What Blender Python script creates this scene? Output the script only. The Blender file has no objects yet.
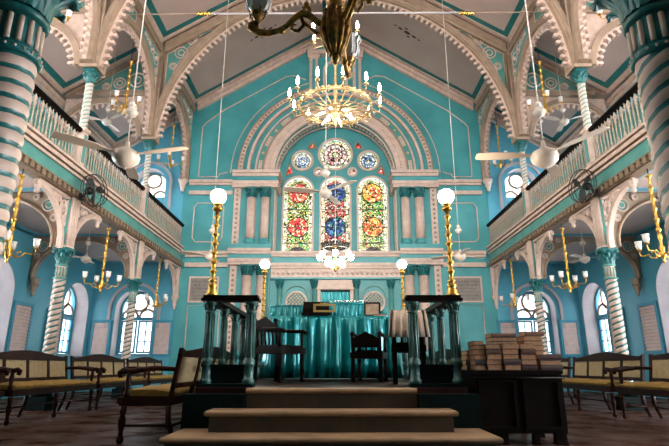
import bpy, bmesh, math, random
from math import sin, cos, pi, sqrt, radians, atan2, hypot
from mathutils import Vector, Matrix
from mathutils.geometry import tessellate_polygon

random.seed(7)
SC = bpy.context.scene
COL = SC.collection

# ------------------------------------------------------------------ materials
def _mat(name):
    m = bpy.data.materials.new(name)
    m.use_nodes = True
    nt = m.node_tree
    return m, nt, nt.nodes['Principled BSDF']

def paint(name, c1, c2=None, rough=0.5, metal=0.0, scale=3.0, bump=0.0, spec=0.5, bscale=None, lo=0.35, hi=0.65, coat=0.0):
    """paint, wood, brass ...: two tones mixed by noise in object space"""
    m, nt, b = _mat(name)
    b.inputs['Roughness'].default_value = rough
    b.inputs['Metallic'].default_value = metal
    b.inputs['Specular IOR Level'].default_value = spec
    b.inputs['Coat Weight'].default_value = coat
    if c2 is None:
        c2 = tuple(x * 0.86 for x in c1)
    tc = nt.nodes.new('ShaderNodeTexCoord')
    nz = nt.nodes.new('ShaderNodeTexNoise')
    nz.inputs['Scale'].default_value = scale
    nz.inputs['Detail'].default_value = 5
    nt.links.new(tc.outputs['Object'], nz.inputs['Vector'])
    r = nt.nodes.new('ShaderNodeValToRGB')
    r.color_ramp.elements[0].position = lo
    r.color_ramp.elements[0].color = (*c2, 1)
    r.color_ramp.elements[1].position = hi
    r.color_ramp.elements[1].color = (*c1, 1)
    nt.links.new(nz.outputs['Fac'], r.inputs['Fac'])
    nt.links.new(r.outputs['Color'], b.inputs['Base Color'])
    if bump:
        n2 = nt.nodes.new('ShaderNodeTexNoise')
        n2.inputs['Scale'].default_value = bscale or scale * 8
        n2.inputs['Detail'].default_value = 4
        nt.links.new(tc.outputs['Object'], n2.inputs['Vector'])
        bp = nt.nodes.new('ShaderNodeBump')
        bp.inputs['Strength'].default_value = bump
        bp.inputs['Distance'].default_value = 0.02
        nt.links.new(n2.outputs['Fac'], bp.inputs['Height'])
        nt.links.new(bp.outputs['Normal'], b.inputs['Normal'])
    return m

def glow(name, col, strength):
    m, nt, b = _mat(name)
    b.inputs['Base Color'].default_value = (0.9, 0.88, 0.82, 1)
    b.inputs['Emission Color'].default_value = (*col, 1)
    b.inputs['Emission Strength'].default_value = strength
    return m

def clear_pane(name, tint=(0.9, 0.95, 1.0), gloss=0.06, lit_white=0.0):
    m, nt, b = _mat(name)
    tr = nt.nodes.new('ShaderNodeBsdfTransparent')
    tr.inputs['Color'].default_value = (*tint, 1)
    gl = nt.nodes.new('ShaderNodeBsdfGlossy')
    gl.inputs['Roughness'].default_value = 0.15
    mx = nt.nodes.new('ShaderNodeMixShader')
    mx.inputs['Fac'].default_value = gloss
    nt.links.new(tr.outputs[0], mx.inputs[1])
    nt.links.new(gl.outputs[0], mx.inputs[2])
    if lit_white:      # white mixed into the clear glass so the shade looks lit
        b.inputs['Base Color'].default_value = (.85, .83, .80, 1); b.inputs['Roughness'].default_value = .12; b.inputs['Specular IOR Level'].default_value = .9
        m2 = nt.nodes.new('ShaderNodeMixShader'); m2.inputs['Fac'].default_value = lit_white
        nt.links.new(mx.outputs[0], m2.inputs[1]); nt.links.new(b.outputs[0], m2.inputs[2]); mx = m2
    else:
        nt.nodes.remove(b)
    nt.links.new(mx.outputs[0], nt.nodes['Material Output'].inputs['Surface'])
    return m

def stained(name, cols, scale, lead=0.06, k=1.0):
    """leaded coloured glass: random cells of coloured light-passing glass, dark lead between them"""
    m, nt, b = _mat(name)
    nt.nodes.remove(b)
    tc = nt.nodes.new('ShaderNodeTexCoord')
    v = nt.nodes.new('ShaderNodeTexVoronoi')
    v.feature = 'F1'
    v.inputs['Scale'].default_value = scale
    v2 = nt.nodes.new('ShaderNodeTexVoronoi')
    v2.feature = 'DISTANCE_TO_EDGE'
    v2.inputs['Scale'].default_value = scale
    nt.links.new(tc.outputs['Object'], v.inputs['Vector'])
    nt.links.new(tc.outputs['Object'], v2.inputs['Vector'])
    sep = nt.nodes.new('ShaderNodeSeparateColor')
    nt.links.new(v.outputs['Color'], sep.inputs[0])
    r = nt.nodes.new('ShaderNodeValToRGB')
    r.color_ramp.interpolation = 'CONSTANT'
    n = len(cols)
    els = r.color_ramp.elements
    while len(els) < n:
        els.new(0.5)
    for i, c in enumerate(cols):
        els[i].position = i / n
        els[i].color = (*[sqrt(x * k) for x in c], 1)   # light crosses two faces of the pane
    nt.links.new(sep.outputs[0], r.inputs['Fac'])
    lt = nt.nodes.new('ShaderNodeMath')
    lt.operation = 'GREATER_THAN'
    lt.inputs[1].default_value = lead
    nt.links.new(v2.outputs['Distance'], lt.inputs[0])
    mul = nt.nodes.new('ShaderNodeMix')
    mul.data_type = 'RGBA'
    mul.inputs['A'].default_value = (0.002, 0.002, 0.002, 1)
    nt.links.new(lt.outputs[0], mul.inputs['Factor'])
    nt.links.new(r.outputs['Color'], mul.inputs['B'])
    tr = nt.nodes.new('ShaderNodeBsdfTransparent')
    nt.links.new(mul.outputs['Result'], tr.inputs['Color'])
    gl = nt.nodes.new('ShaderNodeBsdfGlossy')
    gl.inputs['Roughness'].default_value = 0.2
    mx = nt.nodes.new('ShaderNodeMixShader')
    mx.inputs['Fac'].default_value = 0.03
    nt.links.new(tr.outputs[0], mx.inputs[1])
    nt.links.new(gl.outputs[0], mx.inputs[2])
    nt.links.new(mx.outputs[0], nt.nodes['Material Output'].inputs['Surface'])
    return m

def floor_tiles(name):
    m, nt, b = _mat(name)
    tc = nt.nodes.new('ShaderNodeTexCoord')
    mp = nt.nodes.new('ShaderNodeMapping')
    mp.inputs['Scale'].default_value = (1.6, 1.6, 1.6)
    mp.inputs['Rotation'].default_value = (0, 0, radians(45))
    nt.links.new(tc.outputs['Object'], mp.inputs['Vector'])
    br = nt.nodes.new('ShaderNodeTexBrick')
    br.offset = 0.0
    br.inputs['Scale'].default_value = 2.0
    br.inputs['Brick Width'].default_value = 0.5
    br.inputs['Row Height'].default_value = 0.5
    br.inputs['Mortar Size'].default_value = 0.012
    br.inputs['Color1'].default_value = (0.055, 0.023, 0.015, 1)
    br.inputs['Color2'].default_value = (0.10, 0.05, 0.034, 1)
    br.inputs['Mortar'].default_value = (0.02, 0.013, 0.01, 1)
    nt.links.new(mp.outputs[0], br.inputs['Vector'])
    nz = nt.nodes.new('ShaderNodeTexNoise')
    nz.inputs['Scale'].default_value = 2.2
    nz.inputs['Detail'].default_value = 6
    nt.links.new(tc.outputs['Object'], nz.inputs['Vector'])
    mx = nt.nodes.new('ShaderNodeMix')
    mx.data_type = 'RGBA'
    mx.blend_type = 'MULTIPLY'
    mx.inputs['Factor'].default_value = 0.6
    nt.links.new(br.outputs['Color'], mx.inputs['A'])
    nt.links.new(nz.outputs['Fac'], mx.inputs['B'])
    rr = nt.nodes.new('ShaderNodeMapRange')
    rr.inputs['From Min'].default_value = 0.3
    rr.inputs['From Max'].default_value = 0.7
    rr.inputs['To Min'].default_value = 0.22
    rr.inputs['To Max'].default_value = 0.38
    nt.links.new(nz.outputs['Fac'], rr.inputs['Value'])
    bp = nt.nodes.new('ShaderNodeBump')
    bp.inputs['Strength'].default_value = 0.35
    bp.inputs['Distance'].default_value = 0.01
    nt.links.new(br.outputs['Fac'], bp.inputs['Height'])
    bp.invert = True
    # worn tiles: mostly matt, a thin polish that varies from place to place
    df = nt.nodes.new('ShaderNodeBsdfDiffuse'); gl = nt.nodes.new('ShaderNodeBsdfGlossy'); mxs = nt.nodes.new('ShaderNodeMixShader')
    pr = nt.nodes.new('ShaderNodeMapRange')
    pr.inputs['From Min'].default_value = 0.35; pr.inputs['From Max'].default_value = 0.7; pr.inputs['To Min'].default_value = 0.02; pr.inputs['To Max'].default_value = 0.20
    nt.links.new(nz.outputs['Fac'], pr.inputs['Value'])
    nt.links.new(mx.outputs['Result'], df.inputs['Color'])
    nt.links.new(rr.outputs[0], gl.inputs['Roughness'])
    nt.links.new(bp.outputs['Normal'], df.inputs['Normal']); nt.links.new(bp.outputs['Normal'], gl.inputs['Normal'])
    nt.links.new(pr.outputs[0], mxs.inputs['Fac']); nt.links.new(df.outputs[0], mxs.inputs[1]); nt.links.new(gl.outputs[0], mxs.inputs[2])
    nt.nodes.remove(b)
    nt.links.new(mxs.outputs[0], nt.nodes['Material Output'].inputs['Surface'])
    return m

M = {}
M['teal'] = paint('teal wall paint', (0.062, 0.315, 0.32), (0.042, 0.245, 0.255), 0.42, scale=1.3, bump=0.05, lo=0.3, hi=0.6)
M['aisle'] = paint('daylight tinted teal aisle paint', (0.10, 0.38, 0.49), (0.075, 0.32, 0.43), 0.42, scale=1.1, bump=0.05, lo=0.3, hi=0.6)  # the teal wall paint with the blue of daylight put into its colour
M['deepteal'] = paint('deep teal trim paint', (0.008, 0.16, 0.155), (0.006, 0.12, 0.12), 0.4)
M['seagreen'] = paint('sea green panel paint', (0.10, 0.30, 0.26), (0.07, 0.24, 0.21), 0.45)
M['cream'] = paint('pink cream paint', (0.66, 0.475, 0.385), (0.53, 0.38, 0.305), 0.45, scale=6)
M['baluster'] = paint('buff iron paint', (0.50, 0.38, 0.29), (0.36, 0.27, 0.20), 0.45, scale=30)
M['brown'] = paint('brown timber paint', (0.25, 0.165, 0.10), (0.18, 0.12, 0.07), 0.5, scale=6)
M['tan'] = paint('shade darkened cream timber paint', (0.385, 0.27, 0.185), (0.30, 0.205, 0.14), 0.5, scale=5)  # cream paint darkened for the dim light under the roof
M['pale'] = paint('pale plaster ceiling paint', (0.56, 0.415, 0.36), (0.48, 0.355, 0.305), 0.6, scale=0.9)
M['white'] = paint('white reveal paint', (0.46, 0.40, 0.41), (0.38, 0.33, 0.34), 0.5, scale=2)
M['shutter'] = paint('grey pink shutter paint', (0.66, 0.50, 0.45), (0.56, 0.42, 0.38), 0.5, scale=8)
M['bluefr'] = paint('blue window frame paint', (0.045, 0.28, 0.40), (0.03, 0.22, 0.33), 0.4)
M['capteal'] = paint('dark teal iron paint', (0.010, 0.155, 0.15), (0.005, 0.08, 0.08), 0.35, scale=20, metal=0.0)
M['brass'] = paint('old brass', (0.78, 0.46, 0.10), (0.50, 0.27, 0.05), 0.32, metal=0.9, scale=14)
M['gold'] = paint('polished gold brass', (0.85, 0.55, 0.16), (0.62, 0.36, 0.08), 0.22, metal=1.0, scale=18)
M['bronze'] = paint('dark bronze', (0.55, 0.29, 0.06), (0.10, 0.05, 0.015), 0.3, metal=0.55, scale=22)
M['wood'] = paint('dark stained wood', (0.006, 0.0025, 0.002), (0.003, 0.0015, 0.001), 0.45, scale=10, spec=0.08)
M['redwood'] = paint('red brown wood', (0.030, 0.007, 0.004), (0.010, 0.003, 0.002), 0.42, scale=10, spec=0.12)
M['black'] = paint('black metal', (0.012, 0.012, 0.012), (0.006, 0.006, 0.006), 0.4, metal=0.3)
M['cushion'] = paint('mustard cushion cloth', (0.36, 0.225, 0.05), (0.25, 0.15, 0.035), 0.85, scale=12, bump=0.2)
M['rattan'] = paint('pale woven back panel', (0.42, 0.33, 0.19), (0.32, 0.24, 0.13), 0.7, scale=30, bump=0.2)
M['satin'] = paint('teal satin cloth', (0.006, 0.36, 0.40), (0.004, 0.26, 0.30), 0.24, metal=0.35, scale=5, spec=1.0)
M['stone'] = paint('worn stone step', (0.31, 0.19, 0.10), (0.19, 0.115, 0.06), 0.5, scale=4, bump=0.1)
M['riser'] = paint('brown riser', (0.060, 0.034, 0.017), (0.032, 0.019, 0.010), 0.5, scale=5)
M['rail'] = paint('dark teal railing paint', (0.045, 0.135, 0.12), (0.02, 0.075, 0.07), 0.35, scale=9)
M['plinth'] = paint('dark green plinth paint', (0.002, 0.008, 0.008), (0.001, 0.005, 0.005), 0.5, scale=6, spec=0.08)
M['marble'] = paint('grey marble tablet', (0.26, 0.215, 0.18), (0.20, 0.165, 0.14), 0.45, scale=5)
M['ink'] = paint('dark carved lettering', (0.05, 0.035, 0.03), None, 0.6)
M['fan'] = paint('cream enamel', (0.62, 0.52, 0.44), (0.54, 0.45, 0.38), 0.3, scale=4)
M['blade'] = paint('brown cream fan blade', (0.62, 0.50, 0.40), (0.54, 0.42, 0.33), 0.4, scale=4)
M['frost'] = paint('frosted glass', (0.85, 0.80, 0.74), (0.75, 0.70, 0.65), 0.2, scale=6)
M['cloth'] = paint('white striped prayer cloth', (0.62, 0.50, 0.42), (0.50, 0.40, 0.33), 0.8, scale=6)
M['gilt'] = paint('gilt frame', (0.55, 0.38, 0.14), (0.38, 0.25, 0.08), 0.4, metal=0.6)
M['paper'] = paint('yellowed page edges', (0.50, 0.27, 0.14), (0.32, 0.17, 0.09), 0.8, scale=40)
M['picture'] = paint('faded brown print', (0.45, 0.30, 0.20), (0.28, 0.18, 0.11), 0.5, scale=14)
for i, c in enumerate([(0.10, 0.035, 0.02), (0.05, 0.025, 0.02), (0.13, 0.05, 0.03), (0.03, 0.03, 0.035), (0.16, 0.08, 0.045), (0.07, 0.02, 0.018)]):
    M['book%d' % i] = paint('book cloth tone %d' % i, c, tuple(x * .7 for x in c), 0.6, scale=20)
M['bluebook'] = paint('pale blue book cloth', (0.25, 0.36, 0.40), None, 0.6)
M['pane'] = clear_pane('clear window glass')
M['dimpane'] = clear_pane('dimmed window glass', (0.36, 0.37, 0.38))  # tinted down so the sky behind the end windows looks less bright
M['sidepane'] = clear_pane('less dimmed window glass', (0.44, 0.45, 0.46))  # tinted down a little to tame the sky on the side reveals
M['palegold'] = paint('pale gilt metal', (0.66, 0.50, 0.28), (0.45, 0.31, 0.14), 0.32, metal=0.8, scale=18)
M['floor'] = floor_tiles('worn red floor tiles')
M['crystal'] = clear_pane('clear glass shade', (0.95, 0.95, 0.93), 0.5, 0.8)
M['bulb'] = glow('candle bulb', (1.0, 0.80, 0.52), 75)
M['softbulb'] = glow('shaded candle bulb', (1.0, 0.82, 0.56), 22)
M['globe'] = glow('opal globe', (1.0, 0.86, 0.66), 120)
M['tulip'] = glow('lit tulip shade', (1.0, 0.88, 0.70), 45)
K = 0.075
M['gl_green'] = stained('green leaded glass', [(.40, .62, .12), (.75, .75, .35), (.10, .38, .10), (.62, .70, .20), (.95, .85, .60), (.30, .45, .08), (.70, .22, .10)], 19, lead=0.10, k=K)
M['gl_red'] = stained('red leaded glass', [(.75, .07, .05), (.95, .45, .22), (.60, .03, .04), (.85, .14, .07), (1.0, .72, .45), (.7, .05, .05)], 14, k=K)
M['gl_pink'] = stained('rose leaded glass', [(.75, .10, .09), (.95, .65, .52), (.55, .06, .10), (1.0, .85, .7), (.80, .25, .16), (.20, .36, .14)], 19, lead=0.10, k=K)
M['gl_blue'] = stained('blue leaded glass', [(.03, .10, .50), (.10, .32, .68), (.03, .06, .28), (.08, .42, .42), (.45, .58, .75), (.03, .18, .20)], 15, lead=0.08, k=K * .6)
M['gl_orange'] = stained('orange leaded glass', [(.85, .32, .06), (.65, .05, .05), (.95, .55, .12), (.70, .12, .05), (1.0, .80, .35)], 14, k=K)
M['gl_cream'] = stained('cream border glass', [(1.1, .95, .65), (1.2, 1.1, .85), (1.0, .82, .45), (1.1, 1.05, .75), (.55, .65, .30)], 9, lead=0.06, k=K * .65)
M['gl_rose'] = stained('pale rose window glass', [(1.0, .80, .62), (.80, .25, .20), (1.1, 1.0, .85), (.75, .45, .38), (1.0, .9, .7), (.35, .20, .30)], 16, k=K)
M['gl_bluewhite'] = stained('blue and white leaded glass', [(.9, .95, 1.1), (.10, .22, .45), (1.0, 1.0, 1.0), (.20, .40, .50), (.5, .6, .75)], 20, k=K)
M['lead'] = paint('window lead', (0.02, 0.02, 0.02), None, 0.5, metal=0.5)

# ------------------------------------------------------------------ mesh builder
class MB:
    def __init__(s):
        s.v, s.f, s.m, s.s = [], [], [], []
    def add(s, vs, fs, m=0, smooth=False):
        b = len(s.v)
        s.v += [tuple(x) for x in vs]
        for f in fs:
            s.f.append(tuple(b + i for i in f)); s.m.append(m); s.s.append(smooth)
    def box(s, x0, x1, y0, y1, z0, z1, m=0):
        if x0 > x1: x0, x1 = x1, x0
        if y0 > y1: y0, y1 = y1, y0
        s.add([(x0, y0, z0), (x1, y0, z0), (x1, y1, z0), (x0, y1, z0), (x0, y0, z1), (x1, y0, z1), (x1, y1, z1), (x0, y1, z1)],
              [(0, 3, 2, 1), (4, 5, 6, 7), (0, 1, 5, 4), (1, 2, 6, 5), (2, 3, 7, 6), (3, 0, 4, 7)], m)
    def xbox(s, mat, sx, sy, sz, m=0):
        vs = [mat @ Vector((a * sx / 2, b * sy / 2, c * sz / 2)) for c in (-1, 1) for a, b in ((-1, -1), (1, -1), (1, 1), (-1, 1))]
        s.add(vs, [(0, 3, 2, 1), (4, 5, 6, 7), (0, 1, 5, 4), (1, 2, 6, 5), (2, 3, 7, 6), (3, 0, 4, 7)], m)
    def lathe(s, prof, n=16, c=(0, 0, 0), m=0, a0=0.0, smooth=True):
        vs, fs = [], []
        for r, z in prof:
            for i in range(n):
                a = a0 + 2 * pi * i / n
                vs.append((c[0] + r * cos(a), c[1] + r * sin(a), c[2] + z))
        for j in range(len(prof) - 1):
            for i in range(n):
                k = (i + 1) % n
                fs.append((j * n + i, j * n + k, (j + 1) * n + k, (j + 1) * n + i))
        s.add(vs, fs, m, smooth)
        b = [(c[0] + r * cos(a0 + 2 * pi * i / n), c[1] + r * sin(a0 + 2 * pi * i / n), c[2] + z) for r, z in (prof[0], prof[-1]) for i in range(n)]
        s.add(b, [tuple(range(n - 1, -1, -1)), tuple(range(n, 2 * n))], m)
    def tube(s, pts, r, n=8, m=0, closed=False, smooth=True):
        pts = [Vector(p) for p in pts]
        N = len(pts)
        rs = r if isinstance(r, (list, tuple)) else [r] * N
        up = None
        vs = []
        for i, p in enumerate(pts):
            if closed:
                t = pts[(i + 1) % N] - pts[i - 1]
            else:
                t = pts[min(i + 1, N - 1)] - pts[max(i - 1, 0)]
            t.normalize()
            if up is None:
                up = Vector((0, 0, 1)) if abs(t.z) < 0.9 else Vector((1, 0, 0))
            sd = t.cross(up)
            if sd.length < 1e-5:
                sd = t.orthogonal()
            sd.normalize()
            up = sd.cross(t).normalized()
            for k in range(n):
                a = 2 * pi * k / n
                vs.append(p + (sd * cos(a) + up * sin(a)) * rs[i])
        fs = []
        for i in range(N if closed else N - 1):
            j = (i + 1) % N
            for k in range(n):
                l = (k + 1) % n
                fs.append((i * n + k, i * n + l, j * n + l, j * n + k))
        s.add(vs, fs, m, smooth)
        if not closed:
            s.add(vs[:n] + vs[-n:], [tuple(range(n - 1, -1, -1)), tuple(range(n, 2 * n))], m)
    def ring(s, c, R, r, axis='z', n=20, k=6, m=0, sq=1.0):
        pts = []
        for i in range(n):
            a = 2 * pi * i / n
            u, v = R * cos(a), R * sin(a) * sq
            pts.append({'z': (c[0] + u, c[1] + v, c[2]), 'y': (c[0] + u, c[1], c[2] + v), 'x': (c[0], c[1] + u, c[2] + v)}[axis])
        s.tube(pts, r, k, m, closed=True)
    def ball(s, c, r, n=12, k=8, m=0, sz=1.0):
        prof = [(max(1e-4, r * sin(pi * j / k)), -r * cos(pi * j / k) * sz) for j in range(k + 1)]
        vs, fs = [], []
        for rr, z in prof:
            for i in range(n):
                a = 2 * pi * i / n
                vs.append((c[0] + rr * cos(a), c[1] + rr * sin(a), c[2] + z))
        for j in range(k):
            for i in range(n):
                l = (i + 1) % n
                fs.append((j * n + i, j * n + l, (j + 1) * n + l, (j + 1) * n + i))
        s.add(vs, fs, m, True)
    def prism(s, poly, mp, w0, w1, holes=(), m=0, mside=None):
        loops = [list(poly)] + [list(h) for h in holes]
        if mside is None: mside = m
        flat = [p for l in loops for p in l]
        n = len(flat)
        vs = [mp(u, v, w0) for u, v in flat] + [mp(u, v, w1) for u, v in flat]
        if len(loops) == 1 and n <= 4:
            tris = [tuple(range(n))]
        else:
            tris = tessellate_polygon([[Vector((u, v, 0)) for u, v in l] for l in loops])
        fs = [tuple(t) for t in tris] + [tuple(n + i for i in reversed(t)) for t in tris]
        s.add(vs, fs, m)
        sd, b = [], 0
        for l in loops:
            k = len(l)
            for i in range(k):
                j = (i + 1) % k
                sd.append((b + i, b + j, n + b + j, n + b + i))
            b += k
        s.add(vs, sd, mside)
    def arcband(s, c, r0, r1, a0, a1, n, mp, w0, w1, m=0):
        vs, fs = [], []
        for i in range(n + 1):
            a = a0 + (a1 - a0) * i / n
            for r, w in ((r0, w0), (r1, w0), (r1, w1), (r0, w1)):
                vs.append(mp(c[0] + r * cos(a), c[1] + r * sin(a), w))
        for i in range(n):
            for k in range(4):
                l = (k + 1) % 4
                fs.append((i * 4 + k, i * 4 + l, i * 4 + 4 + l, i * 4 + 4 + k))
        s.add(vs, fs, m)
        s.add(vs[:4] + vs[-4:], [(3, 2, 1, 0), (4, 5, 6, 7)], m)
    def build(s, name, mats, parent=None, world=False):
        me = bpy.data.meshes.new(name)
        o = Vector((0, 0, 0))
        if world and parent is not None:
            o = parent.location
            if parent.parent is not None:
                o = o + parent.parent.location
        me.from_pydata([(x - o.x, y - o.y, z - o.z) for x, y, z in s.v], [], s.f)
        for mm in (mats if isinstance(mats, (list, tuple)) else [mats]):
            me.materials.append(M[mm] if isinstance(mm, str) else mm)
        me.polygons.foreach_set('material_index', s.m)
        me.polygons.foreach_set('use_smooth', s.s)
        bm = bmesh.new(); bm.from_mesh(me)
        bmesh.ops.remove_doubles(bm, verts=bm.verts, dist=1e-5)
        bmesh.ops.recalc_face_normals(bm, faces=bm.faces)
        bm.to_mesh(me); bm.free()
        me.update()
        ob = bpy.data.objects.new(name, me)
        COL.objects.link(ob)
        if parent is not None:
            ob.parent = parent
        return ob

def tag(o, label=None, cat=None, group=None, kind=None):
    if label: o['label'] = label
    if cat: o['category'] = cat
    if group: o['group'] = group
    if kind: o['kind'] = kind
    return o

def thing(name, loc, label, cat, group=None, rz=0.0, kind='thing'):
    o = bpy.data.objects.new(name, None)
    COL.objects.link(o)
    o.empty_display_size = 0.1
    o.location = loc
    o.rotation_euler = (0, 0, rz)
    return tag(o, label, cat, group, kind)

KIDS = {}
def dup(root, loc, label, rz=None, scale=None, group=None):
    """a copy of a thing with copies of its parts and sub-parts"""
    r = root.copy(); COL.objects.link(r)
    r.location = loc
    if rz is not None: r.rotation_euler = (0, 0, rz)
    if scale is not None: r.scale = scale
    r['label'] = label
    if group: r['group'] = group
    for ch in list(root.children):
        c = ch.copy(); COL.objects.link(c); c.parent = r
        for g in ch.children:
            d = g.copy(); COL.objects.link(d); d.parent = c
    return r

MIR = (-1, 1, 1)
XY = lambda u, v, w: (u, v, w)
def face_y(Y): return lambda u, v, w: (u, Y - w, v)      # a wall facing the camera, w out of the wall
def face_x(X, s=1): return lambda u, v, w: (X + s * w, u, v)

def arch_poly(cx, hw, z0, zs, n=20, r=None):
    """opening outline: rectangle to the spring line, semicircle above"""
    r = r or hw
    p = [(cx - hw, z0), (cx + hw, z0)]
    for i in range(n + 1):
        a = pi * i / n
        p.append((cx + hw * cos(a), zs + r * sin(a)))
    return p
def circle(cx, cz, r, n=28):
    return [(cx + r * cos(2 * pi * i / n), cz + r * sin(2 * pi * i / n)) for i in range(n)]

def frame_poly(mb, outer, inner, mp, w0, w1, m=0):
    mb.prism(outer, mp, w0, w1, [inner], m)

# room measures
XN, YA, YB, YE = 5.0, 9.0, 12.35, 15.75
XW = 7.64
YBACK = -4.0
ROOF = lambda x: 12.7 - 0.63 * abs(x)
# ------------------------------------------------------------------ the room shell
fl = MB(); fl.box(-8.1, 8.1, YBACK - .4, 16.2, -.2, 0)
floor = fl.build('floor', 'floor'); tag(floor, 'worn dark red tiled floor of the hall', 'floor', kind='structure')

SIDE_Y = [3.93, 7.50, 11.15, 14.85]
def side_wall(s, name, label):
    holes = []
    for y in SIDE_Y:
        if y > 5: holes.append(arch_poly(y, .72, 1.0, 2.40))
        if s > 0 and y < 5: holes.append(arch_poly(y, 1.2, .05, 2.40))   # unseen opening, widened for daylight on the near column and floor
        holes.append(arch_poly(y, .62, 5.0, 6.55))
    b = MB()
    b.prism([(YBACK, 0), (YE + .5, 0), (YE + .5, 7.86), (YBACK, 7.86)], lambda u, v, w: (s * (XW + w), u, v), 0, .5, holes, 0, 0)
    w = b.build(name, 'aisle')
    tag(w, label, 'wall', kind='structure')
    # pale plastered reveals of the window openings
    r = MB()
    for y in SIDE_Y:
        if y > 5: frame_poly(r, arch_poly(y, .72, 1.0, 2.40), arch_poly(y, .705, 1.015, 2.40), lambda u, v, w: (s * (XW + w), u, v), -.012, .47)
        frame_poly(r, arch_poly(y, .62, 5.0, 6.55), arch_poly(y, .605, 5.015, 6.55), lambda u, v, w: (s * (XW + w), u, v), -.012, .47)
    r.build('window_reveal', 'white', w)
    c = MB()
    c.box(s * (XW - .10), s * (XW - .003), YBACK, YE - .01, 7.58, 7.68); c.box(s * (XW - .15), s * (XW - .003), YBACK, YE - .01, 7.68, 7.79)
    c.build('cornice', 'cream', w)
    return w
wall_left = side_wall(-1, 'wall_left', 'left daylight-tinted teal side wall of the hall with arched windows')
wall_right = side_wall(1, 'wall_right', 'right daylight-tinted teal side wall of the hall with arched windows')

# wall behind the photographer; high windows added to light the end wall
b = MB()
bh = [arch_poly(x, 1.1, 5.2, 7.6) for x in (-3.2, 0, 3.2)]
b.prism([(-8.1, 0), (8.1, 0), (8.1, ROOF(8.1)), (0, 12.7), (-8.1, ROOF(8.1))], face_y(YBACK), -.4, 0, bh)
wb = b.build('wall_back', 'teal'); tag(wb, 'wall behind the photographer with unseen arched windows added for light', 'wall', kind='structure')

# gable roof as the ceiling
b = MB()
b.prism([(-8.3, ROOF(8.3)), (0, 12.7), (8.3, ROOF(8.3)), (8.3, ROOF(8.3) + .2), (0, 12.92), (-8.3, ROOF(8.3) + .2)], lambda u, v, w: (u, w, v), YBACK - .4, YE + .6)
ceil = b.build('ceiling', 'pale'); tag(ceil, 'pale boarded gable ceiling with teal borders', 'ceiling', kind='structure')
rows = [2.28, 5.63, YA, YB, YE]
for s in (-1, 1):
    mp = lambda u, v, w: (s * u, v, ROOF(u) - w)
    for i in range(4):
        y0, y1 = rows[i] + .22, rows[i + 1] - .22
        R = lambda u0, u1, v0, v1: [(u0, v0), (u1, v0), (u1, v1), (u0, v1)]
        c = MB()
        for (u0, u1) in ((.30, 4.84), (5.37, 7.42)):
            frame_poly(c, R(u0, u1, y0 + .05, y1 - .05), R(u0 + .13, u1 - .13, y0 + .18, y1 - .18), mp, .003, .03, 0)
            frame_poly(c, R(u0 - .12, u1 + .10, y0 - .055, y1 + .055), R(u0, u1, y0 + .05, y1 - .05), mp, .003, .07, 1)
        c.build('panel_border', ['deepteal', 'cream'], ceil)
b = MB()
b.box(-.16, .16, YBACK, YE - .01, 12.40, 12.56)
b.build('ridge_board', 'cream', ceil)
# the little stencilled sprays on the last bay of the ceiling
for s in (-1, 1):
    st = MB()
    mp = lambda u, v, w: (s * u, v, ROOF(u) - w)
    for k, (du, dv, rr) in enumerate([(0, 0, .10), (.22, .03, .07), (-.22, -.03, .07), (.38, .06, .04), (-.38, -.06, .04), (.05, .16, .05), (-.05, -.16, .05)]):
        st.prism([(2.35 + du + rr * (1 + .3 * cos(5 * a)) * cos(a), 14.0 + dv + rr * .7 * sin(a)) for a in [2 * pi * i / 16 for i in range(16)]], mp, .003, .008)
    st.build('stencil', 'ink', ceil)

# ------------------------------------------------------------------ the end wall with its great arch
FY = face_y(YE)
lowW = [(-6.27, .60, 1.02, 2.45), (6.27, .60, 1.02, 2.45)]
uppW = [(-6.23, .55, 4.9, 6.62), (6.23, .55, 4.9, 6.62)]
holes = [arch_poly(*a) for a in lowW + uppW] + [arch_poly(0, 2.05, 4.25, 7.0, 40)]
b = MB()
b.prism([(-8.1, 0), (8.1, 0), (8.1, ROOF(8.1)), (0, 12.7), (-8.1, ROOF(8.1))], FY, -.5, 0, holes)
we = b.build('wall_end', 'teal'); tag(we, 'teal end wall with a great moulded arch, paired pilasters and cornices', 'wall', kind='structure')
# aisle ends: teal wall tinted with the daylight-blue aisle colour on the outer stretches
for s in (-1, 1):
    b = MB()
    hh = [arch_poly(s * 6.27, .60, 1.02, 2.45), arch_poly(s * 6.23, .55, 4.9, 6.62)]
    P = [(s * 5.06, 0), (s * 7.64, 0), (s * 7.64, ROOF(7.64) - .02), (s * 5.06, ROOF(5.06) - .02)]
    b.prism(P if s > 0 else P[::-1], FY, 0.0005, .006, [h for h in hh])
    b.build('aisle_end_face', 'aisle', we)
    r = MB()
    for (cx, hw, z0, zs) in ((s * 6.27, .60, 1.02, 2.45), (s * 6.23, .55, 4.9, 6.62)):
        frame_poly(r, arch_poly(cx, hw, z0, zs), arch_poly(cx, hw - .012, z0 + .012, zs), FY, -.47, .01)
        r.arcband((cx, zs), hw + .13, hw + .22, 0, pi, 24, FY, .006, .05)
        r.box(cx - hw - .22, cx - hw - .13, YE - .05, YE - .006, zs - (.6 if z0 < 3 else .9), zs); r.box(cx + hw + .13, cx + hw + .22, YE - .05, YE - .006, zs - (.6 if z0 < 3 else .9), zs)
    r.build('window_surround', 'white', we)

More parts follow.
